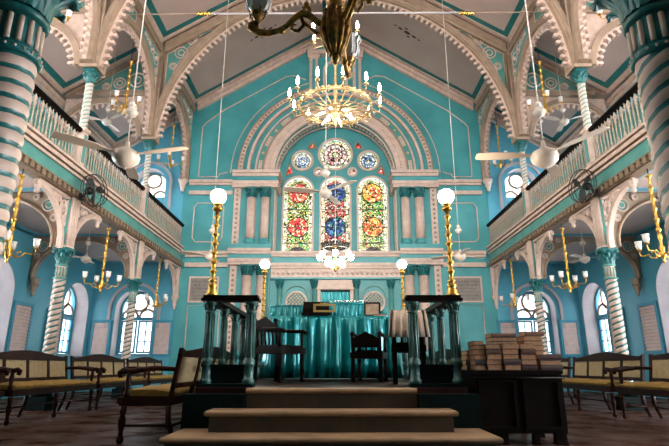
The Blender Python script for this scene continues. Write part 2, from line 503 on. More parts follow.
# recess behind the arch: barrel, jambs, sill and the tracery wall
YT = 16.5
b = MB()
b.arcband((0, 7.0), 2.05, 2.3, 0, pi, 48, FY, -.85, -.5)
b.box(-2.3, -2.05, YE + .5, YE + .85, 4.0, 7.0); b.box(2.05, 2.3, YE + .5, YE + .85, 4.0, 7.0)
b.box(-2.3, 2.3, YE + .5, YE + .85, 3.9, 4.25)
LX = [-1.29, 0.0, 1.29]
lh = [arch_poly(x, .50, 4.27, 6.62, 24) for x in LX]
MR, SR, OC = (0, 8.0, .57), 0.34, .13
rh = [circle(*MR)] + [circle(s * 1.17, 7.75, SR) for s in (-1, 1)] + [circle(s * .60, 7.32, OC, 16) for s in (-1, 1)]
tri = []
for s in (-1, 1):
    tri.append([(s * 1.74, 7.22), (s * 1.50, 7.30), (s * 1.63, 7.58)])
    tri.append([(s * .98, 8.22), (s * .70, 8.26), (s * .82, 8.46)])
outer = arch_poly(0, 2.06, 4.2, 7.0, 40)
b.prism(outer, face_y(YT), -.12, 0, lh + rh + tri)
wr = b.build('wall_recess', 'teal'); tag(wr, 'teal recessed tracery wall holding the stained glass', 'wall', kind='structure')
b = MB()
g = MB()
for i in range(46):     # ornament along the soffit of the great arch
    a = pi * (i + .5) / 46
    b.ball((1.985 * cos(a) * 1.025, YE + .36, 7.0 + 1.985 * sin(a) * 1.025), .055, 8, 5)
for k in (.12, .60):
    g.arcband((0, 7.0), 2.0, 2.05, 0, pi, 48, FY, -k - .05, -k)
    for s in (-1, 1):
        g.box(s * 2.0, s * 2.05, YE + k, YE + k + .05, 4.3, 7.0)
b.build('soffit_rosettes', 'cream', wr); g.build('soffit_moulding', 'cream', wr)

# archivolt: flat band, enriched teal band, mouldings, outer enriched band
def band(name, r0, r1, w, mat, n=56):
    q = MB(); q.arcband((0, 7.0), r0, r1, 0, pi, n, FY, .002, w); return q.build(name, mat, we)
band('archivolt_band', 2.05, 2.40, .10, 'cream')
band('archivolt_band', 2.40, 2.44, .15, 'tan')
band('archivolt_band', 2.44, 2.66, .05, 'seagreen')
band('archivolt_band', 2.66, 2.71, .12, 'cream')
band('archivolt_band', 2.88, 2.97, .14, 'cream')
band('archivolt_band', 3.14, 3.27, .08, 'cream')
band('archivolt_band', 3.27, 3.30, .12, 'tan')
band('archivolt_band', 3.52, 3.545, .03, 'cream')
q = MB()
for i in range(17):
    a = pi * (i + .5) / 17
    if i % 2 == 0:
        q.arcband((0, 7.0), 2.49, 2.61, a - .075, a + .075, 5, FY, .05, .075, 0)
        for d in (-.045, 0, .045):
            q.ball((2.55 * cos(a + d), YE - .078, 7 + 2.55 * sin(a + d)), .022, 6, 4, 1)
    else:
        q.ball((2.55 * cos(a), YE - .06, 7 + 2.55 * sin(a)), .05, 8, 5, 0)
q.build('archivolt_plaque', ['cream', 'tan'], we)
q = MB()
for i in range(72):
    a = pi * (i + .5) / 72
    q.ball((3.205 * cos(a), YE - .085, 7 + 3.205 * sin(a)), .042, 6, 4)
q.build('archivolt_beading', 'tan', we)
q = MB()
for i in range(64):
    a = pi * (i + .5) / 64
    q.ball((2.225 * cos(a), YE - .105, 7 + 2.225 * sin(a)), .03, 6, 4)
q.build('archivolt_beading', 'cream', we)

# cornices that run across the wall
def course(z0, z1, w, mat, x0, x1, name='cornice'):
    q = MB()
    q.box(x0, x1, YE - w, YE - .002, z0, z1)
    return q
for s in (-1, 1):
    q = MB()
    for z0, z1, w, m in ((6.52, 6.60, .13, 0), (6.60, 6.69, .20, 0), (6.33, 6.52, .05, 1), (6.20, 6.33, .10, 0)):
        q.box(s * 3.42, s * 4.86, YE - w, YE - .007, z0, z1, m)
    q.build('cornice', ['cream', 'teal'], we)
    q = MB()      # entablature over the upper pair of pilasters
    for z0, z1, w, m in ((6.42, 6.52, .20, 0), (6.52, 6.64, .24, 0), (6.64, 6.80, .18, 1), (6.80, 6.90, .24, 0), (6.90, 7.0, .30, 0)):
        q.box(s * 2.06, s * 3.42, YE - w, YE - .002, z0, z1, m)
        q.box(s * (2.05 - w * .7), s * 2.06, YE - w, YE + .70, z0, z1, m)
    q.build('entablature', ['cream', 'teal'], we)
    q = MB()      # the gallery-height cornice
    for z0, z1, w, m in ((4.08, 4.16, .14, 0), (4.16, 4.26, .20, 0), (3.90, 4.08, .06, 1), (3.76, 3.90, .10, 0)):
        q.box(s * 3.42, s * 4.80, YE - w, YE - .007, z0, z1, m)
    q.build('cornice', ['cream', 'teal'], we)
    q = MB()
    for z0, z1, w, m in ((3.82, 3.92, .18, 0), (3.92, 4.02, .22, 0), (4.02, 4.16, .18, 1), (4.16, 4.24, .24, 0), (4.24, 4.33, .30, 0), (4.33, 4.50, .20, 1)):
        q.box(s * 2.06, s * 3.42, YE - w, YE - .002, z0, z1, m)
    q.build('entablature', ['cream', 'teal'], we)
    # two storeys of paired pilasters
    for (za, zb, wd) in ((4.50, 6.42, .30), (1.0, 3.82, .31)):
        for x in ((2.31, 2.77) if za > 3 else (2.34, 2.80)):
            p = MB()
            h = wd / 2
            p.lathe([(h, za + .18), (h * .97, zb - .34)], 18, (s * x, YE - .06, 0), 0)
            po = p.build('pilaster', 'cream', we)
            c = MB()
            c.lathe([(h * 1.0, zb - .34), (h * 1.12, zb - .33), (h * 1.12, zb - .30), (h, zb - .29), (h * 1.1, zb - .12), (h * 1.35, zb - .06), (h * 1.4, zb - .002)], 18, (s * x, YE - .06, 0), 0)
            for k in range(7):
                a = pi + pi * k / 6
                c.tube([(s * x + h * 1.02 * cos(a), YE - .06 + h * 1.02 * sin(a), zb - .28), (s * x + h * 1.12 * cos(a), YE - .06 + h * 1.12 * sin(a), zb - .14), (s * x + h * 1.4 * cos(a), YE - .06 + h * 1.4 * sin(a), zb - .10), (s * x + h * 1.42 * cos(a), YE - .06 + h * 1.42 * sin(a), zb - .15)], [.03, .028, .022, .016], 6)
            c.box(s * x - h * 1.3, s * x + h * 1.3, YE - .06 - h * 1.3, YE - .003, zb - .05, zb - .001)
            c.build('capital', 'capteal', po)
            c = MB()
            c.lathe([(h * 1.3, za), (h * 1.3, za + .06), (h * 1.15, za + .09), (h * 1.2, za + .13), (h, za + .18)], 18, (s * x, YE - .06, 0))
            c.build('base', 'teal', po)
    q = MB()      # enriched upright strip beside the pilasters, both storeys
    for za, zb in ((4.33, 6.42), (1.0, 3.82)):
        q.box(s * 3.15, s * 3.36, YE - .05, YE - .002, za, zb)
        for k in range(int((zb - za) / .16)):
            q.ball((s * 3.255, YE - .05, za + .1 + .16 * k), .045, 6, 4, 1)
    q.build('enriched_strip', ['cream', 'tan'], we)
    q = MB()      # inner jamb mouldings
    for x in (2.08, 2.16):
        q.box(s * x, s * (x + .035), YE - .12, YE - .002, 4.5, 6.42); q.box(s * x, s * (x + .035), YE - .12, YE - .002, 1.0, 3.82)
    q.build('jamb_moulding', 'seagreen', we)
    # thin raised panel lines on the flat wall
    q = MB()
    ln = lambda pts: q.tube([(s * x, YE - .012, z) for x, z in pts], .022, 5)
    ln([(4.60, 6.85), (4.60, 8.70), (4.48, 8.86), (3.9, 9.35), (1.75, 10.68), (1.45, 10.72), (1.05, 10.55)])
    ln([(4.60, 6.85), (3.95, 6.85), (3.90, 6.95), (3.62, 7.02)])
    ln([(3.80, 4.60), (4.55, 4.60), (4.66, 4.74), (4.66, 5.78), (4.55, 5.92), (3.80, 5.92), (3.69, 5.78), (3.69, 4.74), (3.80, 4.60)])
    ln([(4.62, .9), (4.62, 2.55), (3.62, 2.55), (3.62, .9), (4.62, .9)])
    q.build('panel_moulding', 'cream', we)
    q = MB()      # sloping cornice under the roof, nave and aisle
    for x0, x1 in ((.02, 4.80), (5.2, 7.60)):
        for d0, d1, w in ((.02, .16, .20), (.16, .30, .12)):
            q.prism([(s * x0, ROOF(x0) - d0 - .07), (s * x1, ROOF(x1) - d0 - .07), (s * x1, ROOF(x1) - d1 - .07), (s * x0, ROOF(x0) - d1 - .07)], FY, .007, w)
    q.build('raking_cornice', 'cream', we)

# small pedimented panel at the top of the wall
q = MB()
q.box(-.90, .90, YE - .06, YE - .002, 9.85, 11.45, 1)
for s in (-1, 1):
    q.box(s * .92, s * .62, YE - .16, YE - .002, 9.9, 11.4, 0)
    q.box(s * .98, s * .56, YE - .20, YE - .002, 11.35, 11.5, 0); q.box(s * .98, s * .56, YE - .20, YE - .002, 9.8, 9.95, 0)
    q.box(s * .72, s * .82, YE - .18, YE - .15, 10.05, 11.3, 1)
q.box(-1.0, 1.0, YE - .24, YE - .002, 11.5, 11.66, 0)
q.prism([(-1.05, 11.66), (1.05, 11.66), (0, 12.18)], FY, .002, .12, (), 1)
for s in (-1, 1):
    q.prism([(s * 1.08, 11.66), (0, 12.20), (0, 12.08), (s * .86, 11.66)], FY, .12, .24)
q.arcband((0, 10.85), .34, .44, 0, pi, 20, FY, .06, .13)
q.box(-.44, -.34, YE - .13, YE - .06, 9.95, 10.85); q.box(.34, .44, YE - .13, YE - .06, 9.95, 10.85)
q.build('pedimented_panel', ['cream', 'teal'], we)

# centre of the lower storey: entablature, round lattice panels, small columns
q = MB()
for z0, z1, w, m in ((4.08, 4.16, .16, 0), (4.16, 4.25, .22, 0), (3.88, 4.08, .10, 1), (3.78, 3.88, .18, 0), (3.70, 3.78, .14, 0), (3.42, 3.70, .08, 0), (3.36, 3.42, .12, 1)):
    q.box(-2.05, 2.05, YE - w, YE - .002, z0, z1, m)
for i in range(26):
    x = -1.95 + 3.9 * i / 25
    q.ball((x, YE - .08, 3.56), .055, 6, 4, 0)
q.build('entablature', ['cream', 'teal'], we)
for x in (-1.75, -.66, .66, 1.75):
    p = MB(); p.lathe([(.075, 1.2), (.07, 3.06)], 14, (x, YE - .10, 0), 0); po = p.build('colonnette', 'seagreen', we)
    c = MB(); c.lathe([(.07, 3.06), (.09, 3.08), (.075, 3.11), (.085, 3.2), (.13, 3.3), (.14, 3.355)], 14, (x, YE - .10, 0))
    for k in range(6):
        a = pi + pi * k / 5
        c.tube([(x + .08 * cos(a), YE - .10 + .08 * sin(a), 3.12), (x + .1 * cos(a), YE - .1 + .1 * sin(a), 3.25), (x + .15 * cos(a), YE - .1 + .15 * sin(a), 3.27)], [.022, .02, .012], 5)
    c.build('capital', 'capteal', po)
for s in (-1, 1):
    q = MB()
    cx = s * 1.22
    q.arcband((cx, 2.78), .37, .43, 0, pi, 24, FY, .002, .07, 1)
    q.arcband((cx, 2.66), .29, .34, 0, 2 * pi, 28, FY, .002, .06, 0)
    q.prism(circle(cx, 2.66, .29), FY, .002, .02, (), 0)
    for k in range(-3, 4):
        h = sqrt(.29 ** 2 - (k * .08) ** 2) * .707
        q.tube([(cx + k * .057 - h, YE - .03, 2.66 - k * .057 - h), (cx + k * .057 + h, YE - .03, 2.66 - k * .057 + h)], .014, 4, 1)
        q.tube([(cx + k * .057 - h, YE - .03, 2.66 + k * .057 + h), (cx + k * .057 + h, YE - .03, 2.66 + k * .057 - h)], .014, 4, 1)
    q.box(cx - .42, cx + .42, YE - .03, YE - .002, 1.1, 2.2, 0)
    q.box(cx - .34, cx + .34, YE - .04, YE - .03, 1.18, 2.12, 1)
    q.build('lattice_panel', ['cream', 'seagreen'], we)

# ------------------------------------------------------------------ stained glass
NW = [0]
def win(label):
    NW[0] += 1
    o = thing('window_%d' % NW[0], (0, YT, 4), label, 'window', kind='structure')
    return o
FT = face_y(YT)
names = ['left tall stained glass lancet, green field with red roundels', 'middle tall stained glass lancet, red field with blue roundels', 'right tall stained glass lancet, green field with red and orange roundels']
for i, x in enumerate(LX):
    w = win(names[i])
    f = MB()
    frame_poly(f, arch_poly(x, .555, 4.24, 6.62, 24), arch_poly(x, .49, 4.28, 6.62, 24), FT, .001, .05)
    f.build('frame', 'cream', w, True)
    p = MB()
    op, ip = arch_poly(x, .495, 4.275, 6.62, 24), arch_poly(x, .37, 4.275, 6.62, 24)
    mats = ['gl_cream', 'gl_green' if i != 1 else 'gl_pink', ['gl_red', 'gl_blue', 'gl_red'][i], ['gl_red', 'gl_blue', 'gl_orange'][i], 'lead']
    rd = [(x, 6.55, .35), (x, 5.32, .35)]
    half = [(x + .35 * cos(pi * k / 16), 4.28 + .35 * sin(pi * k / 16)) for k in range(17)]
    p.prism(op, FT, -.06, -.055, [ip], 0)
    p.prism([(u, v + .004) for u, v in ip], FT, -.06, -.055, [circle(*c, 24) for c in rd], 1)
    p.prism(circle(*rd[0], 24), FT, -.06, -.055, (), 2 if i != 2 else 3)
    p.prism(circle(*rd[1], 24), FT, -.06, -.055, (), 3)
    p.prism(half, FT, -.054, -.050, (), 2)
    p.build('pane', mats, w, True)
    l = MB()
    for c in rd:
        l.ring((c[0], YT + .045, c[1]), .35, .016, 'y', 28, 5)
    l.ring((x, YT + .045, 6.55), .12, .012, 'y', 16, 4); l.ring((x, YT + .045, 5.32), .12, .012, 'y', 16, 4)
    for z in (4.75, 5.32, 5.95, 6.55):
        l.box(x - .49, x + .49, YT + .035, YT + .05, z - .012, z + .012)
    l.build('lead_bars', 'lead', w, True)
def rose(cx, cz, r, label, mats, n):
    w = win(label)
    f = MB(); f.arcband((cx, cz), r - .02, r + .06, 0, 2 * pi, 36, FT, .001, .06)
    f.build('frame', 'cream', w, True)
    p = MB()
    rr = [0.001, .2 * r, .42 * r, .74 * r, r * .99]
    for k in range(len(mats)):
        if k == 0: p.prism(circle(cx, cz, rr[1], 20), FT, -.06, -.055, (), 0)
        else: p.prism(circle(cx, cz, rr[k + 1], 36), FT, -.06, -.055, [circle(cx, cz, rr[k], 36)], k)
    p.build('pane', mats, w, True)
    l = MB()
    for k in range(n):
        a = 2 * pi * k / n
        l.tube([(cx + r * .2 * cos(a), YT + .045, cz + r * .2 * sin(a)), (cx + r * .97 * cos(a), YT + .045, cz + r * .97 * sin(a))], .011, 4)
        l.ring((cx + r * .58 * cos(a + pi / n), YT + .045, cz + r * .58 * sin(a + pi / n)), r * .15, .009, 'y', 12, 4)
    for q in rr[1:4]:
        l.ring((cx, YT + .045, cz), q, .012, 'y', 28, 4)
    l.build('lead_bars', 'lead', w, True)
rose(*MR, 'large round rose window at the top of the recess', ['gl_cream', 'gl_rose', 'gl_rose', 'gl_cream'], 12)
rose(-1.17, 7.75, SR, 'small blue and white round window left of the rose', ['gl_cream', 'gl_bluewhite', 'gl_bluewhite', 'gl_cream'], 6)
rose(1.17, 7.75, SR, 'small blue and white round window right of the rose', ['gl_cream', 'gl_bluewhite', 'gl_bluewhite', 'gl_cream'], 6)
for s in (-1, 1):
    w = win('tiny round window between the %s and middle lancet heads' % ('left' if s < 0 else 'right'))
    f = MB(); f.arcband((s * .60, 7.32), OC - .02, OC + .05, 0, 2 * pi, 24, FT, .001, .06); f.build('frame', 'cream', w, True)
    p = MB(); p.prism(circle(s * .60, 7.32, OC, 16), FT, -.06, -.055); p.build('pane', 'gl_rose', w, True)
for k, t in enumerate(tri):
    sd = 'left' if k < 2 else 'right'
    w = win('small three-cornered light %s of the recess, %s' % ('low at the ' + sd if k % 2 == 0 else 'high at the ' + sd, 'beside the lancet head' if k % 2 == 0 else 'above the small round window'))
    f = MB()
    c = (sum(p[0] for p in t) / 3, sum(p[1] for p in t) / 3)
    big = [(c[0] + (p[0] - c[0]) * 1.35, c[1] + (p[1] - c[1]) * 1.35) for p in t]
    frame_poly(f, big, [(c[0] + (p[0] - c[0]) * .97, c[1] + (p[1] - c[1]) * .97) for p in t], FT, .001, .04); f.build('frame', 'tan', w, True)
    p = MB(); p.prism(t, FT, -.06, -.055); p.build('pane', 'gl_red', w, True)

# ------------------------------------------------------------------ clear arched windows
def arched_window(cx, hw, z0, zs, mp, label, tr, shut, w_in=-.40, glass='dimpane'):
    """fanlight with three round lights over a transom, glazed casements below (tr = transom height)"""
    NW[0] += 1
    loc = Vector(mp(cx, z0, w_in))
    o = thing('window_%d' % NW[0], loc, label, 'window', kind='structure')
    f = MB()
    frame_poly(f, arch_poly(cx, hw - .014, z0 + .014, zs), arch_poly(cx, hw - .075, z0 + .08, zs), mp, w_in - .05, w_in + .05)
    f.prism([(cx - hw + .05, tr - .05), (cx + hw - .05, tr - .05), (cx + hw - .05, tr + .05), (cx - hw + .05, tr + .05)], mp, w_in - .05, w_in + .06)
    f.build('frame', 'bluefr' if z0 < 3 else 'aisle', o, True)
    t = MB()
    r = (hw - .075) * .52
    zc = zs + (hw - .075) - r
    t.arcband((cx, zc), r - .03, r + .04, 0, 2 * pi, 28, mp, w_in - .02, w_in + .02)
    for s in (-1, 1):
        c2 = (cx + s * (hw - .075) * .52, tr + .05)
        t.arcband(c2, (hw - .075) * .46 - .035, (hw - .075) * .46 + .035, 0, pi, 20, mp, w_in - .02, w_in + .02)
    t.build('tracery', 'tan', o, True)
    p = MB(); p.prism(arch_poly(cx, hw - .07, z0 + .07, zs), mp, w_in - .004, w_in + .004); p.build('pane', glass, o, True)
    if shut == 'glazed':
        for s in (-1, 1):
            k = MB()
            x0, x1 = cx + s * .02, cx + s * (hw - .08)
            a, b_ = min(x0, x1), max(x0, x1)
            k.prism([(a, z0 + .09), (b_, z0 + .09), (b_, tr - .06), (a, tr - .06)], mp, w_in - .03, w_in + .03, [[(a + .05, z0 + .15), (b_ - .05, z0 + .15), (b_ - .05, tr - .11), (a + .05, tr - .11)]])
            mx_ = (a + b_) / 2
            k.prism([(mx_ - .016, z0 + .15), (mx_ + .016, z0 + .15), (mx_ + .016, tr - .11), (mx_ - .016, tr - .11)], mp, w_in - .02, w_in + .02)
            for j in (1, 2):
                zz = z0 + .15 + (tr - .26 - z0) * j / 3
                k.prism([(a + .05, zz - .016), (b_ - .05, zz - .016), (b_ - .05, zz + .016), (a + .05, zz + .016)], mp, w_in - .02, w_in + .02)
            k.build('casement', 'bluefr', o, True)
    else:       # lower half closed by panelled boards
        k = MB()
        k.prism([(cx - hw + .08, z0 + .09), (cx + hw - .08, z0 + .09), (cx + hw - .08, tr - .06), (cx - hw + .08, tr - .06)], mp, w_in + .01, w_in + .05)
        for s in (-1, 1):
            k.prism([(cx + s * .25 - .17, z0 + .2), (cx + s * .25 + .17, z0 + .2), (cx + s * .25 + .17, tr - .15), (cx + s * .25 - .17, tr - .15)], mp, w_in + .05, w_in + .075, (), 1)
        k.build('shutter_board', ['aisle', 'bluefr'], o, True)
    return o
def shutter(o, mp, x0, x1, z0, z1, w, tilt=0.0):
    """louvred shutter swung open against the wall"""
    k = MB()
    frame_poly(k, [(x0, z0), (x1, z0), (x1, z1), (x0, z1)], [(x0 + .07, z0 + .08), (x1 - .07, z0 + .08), (x1 - .07, z1 - .08), (x0 + .07, z1 - .08)], mp, w, w + .045, 0)
    n = 13
    for i in range(n):
        za = z0 + .08 + (z1 - z0 - .16) * i / n
        h = (z1 - z0 - .16) / n
        k.add([mp(x0 + .07, za, w + .036), mp(x1 - .07, za, w + .036), mp(x1 - .07, za + h * .95, w + .010), mp(x0 + .07, za + h * .95, w + .010),
               mp(x0 + .07, za, w + .028), mp(x1 - .07, za, w + .028), mp(x1 - .07, za + h * .95, w + .002), mp(x0 + .07, za + h * .95, w + .002)],
              [(0, 1, 2, 3), (7, 6, 5, 4), (0, 4, 5, 1), (3, 2, 6, 7), (0, 3, 7, 4), (1, 5, 6, 2)], 1)
    h = MB()
    s = k.build('shutter', ['bluefr', 'shutter'], o, True)
    return s
for s in (-1, 1):
    sd = 'left' if s < 0 else 'right'
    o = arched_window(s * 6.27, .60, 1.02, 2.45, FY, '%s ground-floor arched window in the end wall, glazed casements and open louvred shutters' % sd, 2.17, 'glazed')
    for d in (-1, 1):
        x = s * 6.27 + d * .95
        shutter(o, FY, x - .30, x + .30, 1.0, 2.10, .012)
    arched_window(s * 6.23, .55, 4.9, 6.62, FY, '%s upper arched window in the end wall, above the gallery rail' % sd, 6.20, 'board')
    SM = (lambda u, v, w: (-XW + w, u, v)) if s < 0 else (lambda u, v, w: (XW - w, u, v))
    for y, nm in ((SIDE_Y[2], 'nearer'), (SIDE_Y[3], 'farther')):
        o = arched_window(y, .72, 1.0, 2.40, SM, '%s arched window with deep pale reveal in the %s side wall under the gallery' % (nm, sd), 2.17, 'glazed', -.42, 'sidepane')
        for d in (-1, 1):
            yy = y + d * 1.12
            if yy > 15.4: continue
            shutter(o, SM, yy - .36, yy + .42, 1.0, 2.22, .012)
        arched_window(y, .62, 5.0, 6.55, SM, '%s arched window in the %s side wall above the gallery' % (nm, sd), 6.20, 'glazed', -.42, 'pane')
# ------------------------------------------------------------------ columns
def twist_shaft(mb, r, z0, z1, starts, pitch, amp=.05, sub=6, dz=.05, hand=1, m0=0, m1=1):
    """barley-sugar shaft: pale and teal bands wind up it; every strip of faces follows the helix"""
    per = max(sub, round(24 / starts))
    n = starts * per
    N = max(2, int((z1 - z0) / dz))
    vs, fs0, fs1 = [], [], []
    for j in range(N + 1):
        z = z0 + (z1 - z0) * j / N
        tw = hand * 2 * pi * z / (pitch * starts)
        for i in range(n):
            a = 2 * pi * i / n + tw
            ph = (i % per) / per
            rr = r * (1 + amp * cos(2 * pi * (ph - .34)))
            vs.append((rr * cos(a), rr * sin(a), z))
    b = len(mb.v)
    cut = round(per * .68)
    for j in range(N):
        for i in range(n):
            k = (i + 1) % n
            (fs0 if i % per < cut else fs1).append((j * n + i, j * n + k, (j + 1) * n + k, (j + 1) * n + i))
    mb.v += vs
    for f in fs0: mb.f.append(tuple(b + i for i in f)); mb.m.append(m0); mb.s.append(True)
    for f in fs1: mb.f.append(tuple(b + i for i in f)); mb.m.append(m1); mb.s.append(True)

def acanthus(mb, r, z0, h, flare, n=8, tiers=2, m=0):
    """rings of curling leaves around a bell"""
    for t in range(tiers):
        hh = h * (.62 if t == 0 else 1.0)
        for k in range(n):
            a = 2 * pi * (k + .5 * t) / n
            ca, sa = cos(a), sin(a)
            wd = r * .40
            prof = [(r * 1.02, 0), (r * 1.12, hh * .5), (r * (1.15 + flare * .5), hh * .85), (r * (1.2 + flare), hh * .92), (r * (1.22 + flare * 1.1), hh * .80)]
            ws = [wd * .7, wd, wd * .9, wd * .6, wd * .15]
            vs = []
            for (rr, z), w in zip(prof, ws):
                for sgn, lift in ((-1, 0), (0, r * .10), (1, 0)):
                    x, y = rr + lift, sgn * w
                    vs.append((x * ca - y * sa, x * sa + y * ca, z0 + z))
            n0 = len(vs)
            for (rr, z), w in zip(prof, ws):
                for sgn in (-1, 0, 1):
                    x, y = rr - r * .07, sgn * w
                    vs.append((x * ca - y * sa, x * sa + y * ca, z0 + z))
            fs = []
            for j in range(4):
                for i in range(2):
                    q = (j * 3 + i, j * 3 + i + 1, j * 3 + i + 4, j * 3 + i + 3)
                    fs.append(q); fs.append(tuple(n0 + x for x in reversed(q)))
                fs.append((j * 3, j * 3 + 3, n0 + j * 3 + 3, n0 + j * 3)); fs.append((j * 3 + 2, n0 + j * 3 + 2, n0 + j * 3 + 5, j * 3 + 5))
            mb.add(vs, fs, m, True)

def lower_column(loc, label):
    c = thing('column', loc, label, 'column', 'twisted columns carrying the galleries')
    b = MB()
    b.box(-.17, .17, -.17, .17, 0, .22); b.lathe([(.16, .22), (.16, .27), (.13, .30), (.145, .34), (.11, .38)], 20)
    b.build('base', 'plinth', c)  # plinth colour darkens the base for the shade behind the benches
    b = MB(); twist_shaft(b, .098, .38, 2.22, 2, .10, .055, 6, .022)
    b.build('shaft', ['cream', 'capteal'], c)
    b = MB()
    b.lathe([(.10, 2.22), (.118, 2.225), (.12, 2.25), (.10, 2.262)], 20, m=1)
    b.lathe([(.088, 2.262), (.084, 2.46)], 20, m=0)
    for k in range(10):
        a = 2 * pi * k / 10
        b.tube([(.088 * cos(a), .088 * sin(a), 2.28), (.086 * cos(a), .086 * sin(a), 2.44)], .012, 5, 1)
    b.lathe([(.084, 2.46), (.112, 2.465), (.112, 2.49), (.09, 2.50)], 20, m=1)
    b.build('neck', ['cream', 'seagreen'], c)
    b = MB()
    b.lathe([(.088, 2.50), (.092, 2.66), (.13, 2.74), (.15, 2.76)], 16)
    acanthus(b, .095, 2.50, .22, .55, 8)
    for k in range(4):
        a = pi / 4 + k * pi / 2
        b.ball((.165 * cos(a), .165 * sin(a), 2.725), .036, 8, 6)
    b.prism([(.17 * cos(pi / 4 * k) * (1.12 if k % 2 else .92), .17 * sin(pi / 4 * k) * (1.12 if k % 2 else .92)) for k in range(8)], XY, 2.75, 2.80)
    b.build('capital', 'capteal', c)
    b = MB()
    b.box(-.085, .085, -.10, .10, 2.80, 3.76, 1)
    for x in (-.085, .085):
        for y in (-.10, -.035, .035, .10):
            b.tube([(x, y, 2.80), (x, y, 3.76)], .028, 6, 0)
    b.box(-.11, .11, -.13, .13, 2.80, 2.84, 0)
    b.build('post', ['cream', 'seagreen'], c)
    for s in (-1, 1):
        b = MB()
        mp = lambda u, v, w: (w, s * u, v)
        b.arcband((1.08, 2.772), .88, .955, pi, pi / 2 - .12, 18, mp, -.042, .042)
        b.arcband((1.08, 2.772), .955, .98, pi, pi / 2, 18, mp, -.025, .025)
        b.box(-.04, .04, s * .13, s * 1.14, 3.715, 3.76)
        for (u, v, rr) in ((.24, 3.56, .095), (.43, 3.64, .062), (.185, 3.33, .055), (.58, 3.675, .035)):
            b.ring((0, s * u, v), rr, .017, 'x', 16, 5)
            b.ring((0, s * u, v), rr * .45, .012, 'x', 10, 4)
        b.prism([(.13, 3.2), (.155, 3.4), (.13, 3.7)], mp, -.02, .02)
        br = b.build('bracket', 'cream', c)
        d = MB()
        d.lathe([(.012, 3.50), (.05, 3.54), (.03, 3.58), (.065, 3.63), (.05, 3.68), (.07, 3.712)], 10, (0, s * 1.10, 0))
        d.build('pendant', 'cream', br)
    return c
side = {-1: 'left', 1: 'right'}
lc = lower_column((-XN, YA, 0), 'nearer twisted column under the left gallery, behind the benches')
dup(lc, (-XN, YB, 0), 'farther twisted column under the left gallery, in front of the end window')
dup(lc, (XN, YA, 0), 'nearer twisted column under the right gallery, behind the benches')
dup(lc, (XN, YB, 0), 'farther twisted column under the right gallery, in front of the end window')

def near_column(loc, label, hand, starts=1, pitch=.088):
    c = thing('column', loc, label, 'column', 'thick columns nearest the photographer')
    b = MB(); b.box(-.24, .24, -.24, .24, 0, .25); b.lathe([(.22, .25), (.22, .32), (.18, .36), (.2, .42), (.15, .46)], 24); b.build('base', 'capteal', c)
    b = MB(); twist_shaft(b, .143, .46, 2.385, starts, pitch, .03, 6, .0075 * starts, hand)
    b.build('shaft', ['cream', 'capteal'], c)
    b = MB()
    b.lathe([(.145, 2.385), (.160, 2.39), (.165, 2.41), (.160, 2.43), (.145, 2.44)], 28, m=1)
    for k in range(22):
        a = 2 * pi * k / 22
        b.ball((.163 * cos(a), .163 * sin(a), 2.41), .010, 6, 4, 0)
    b.lathe([(.140, 2.44), (.138, 2.63)], 28, m=1)
    for k in range(16):
        a = 2 * pi * k / 16
        b.tube([(.139 * cos(a), .139 * sin(a), 2.455), (.137 * cos(a), .137 * sin(a), 2.615)], .016, 6, 0)
    b.build('neck', ['cream', 'deepteal'], c)
    b = MB()
    b.lathe([(.138, 2.63), (.165, 2.635), (.172, 2.655), (.165, 2.675), (.14, 2.69), (.145, 2.9), (.20, 3.05), (.23, 3.08)], 24)
    acanthus(b, .148, 2.69, .36, .7, 10, 2)
    for k in range(4):
        a = pi / 4 + k * pi / 2
        b.tube([(.2 * cos(a), .2 * sin(a), 2.92), (.27 * cos(a), .27 * sin(a), 2.99), (.30 * cos(a), .30 * sin(a), 2.94), (.27 * cos(a), .27 * sin(a), 2.90)], [.03, .035, .03, .02], 7)
    b.prism([(.28 * cos(pi / 4 * k) * (1.12 if k % 2 else .92), .28 * sin(pi / 4 * k) * (1.12 if k % 2 else .92)) for k in range(8)], XY, 3.07, 3.14)
    b.build('capital', 'capteal', c)
    b = MB(); b.box(-.13, .13, -.13, .13, 3.14, 3.7); b.box(-.16, .16, -.16, .16, 3.14, 3.2); b.build('post', 'tan', c)
    return c
near_column((-1.875, 2.5, 0), 'thick twisted column with leafy dark teal capital at the left edge', 1)
near_column((1.88, 2.5, 0), 'thick twisted column with leafy dark teal capital at the right edge', 1, 4, .105)
# the gallery edge those columns carry, above the top of the picture
b = MB()
b.box(-5.3, 5.3, 2.38, 2.62, 3.702, 4.3); b.box(-5.3, 5.3, 2.32, 2.68, 4.3, 4.42)
b.box(-XW + .01, XW - .01, YBACK + .01, 2.37, 3.75, 4.2)  # unseen gallery floor, added to keep light off the foreground
bk = b.build('back_gallery_beam_shade', 'tan'); tag(bk, 'beam and added shading floor of the back gallery over the two thick columns', 'beam', kind='structure')

def upper_column(loc, label):
    c = thing('upper_column', loc, label, 'column', 'slim twisted columns above the galleries')
    b = MB(); b.box(-.085, .085, -.085, .085, 0, .86); b.box(-.105, .105, -.105, .105, 0, .08); b.box(-.105, .105, -.105, .105, .78, .86)
    b.box(-.09, .09, -.055, .055, .14, .72, 1)
    b.build('pedestal', ['cream', 'seagreen'], c)
    b = MB(); twist_shaft(b, .074, .86, 1.86, 2, .09, .06, 6, .018)
    b.build('shaft', ['cream', 'seagreen'], c)
    b = MB()
    b.lathe([(.068, 1.86), (.085, 1.865), (.085, 1.885), (.065, 1.89), (.066, 2.0), (.10, 2.09), (.12, 2.11)], 16)
    acanthus(b, .085, 1.89, .21, .8, 8)
    b.prism([(.14 * cos(pi / 4 * k) * (1.15 if k % 2 else .9), .14 * sin(pi / 4 * k) * (1.15 if k % 2 else .9)) for k in range(8)], XY, 2.105, 2.16)
    b.build('capital', 'capteal', c)
    return c
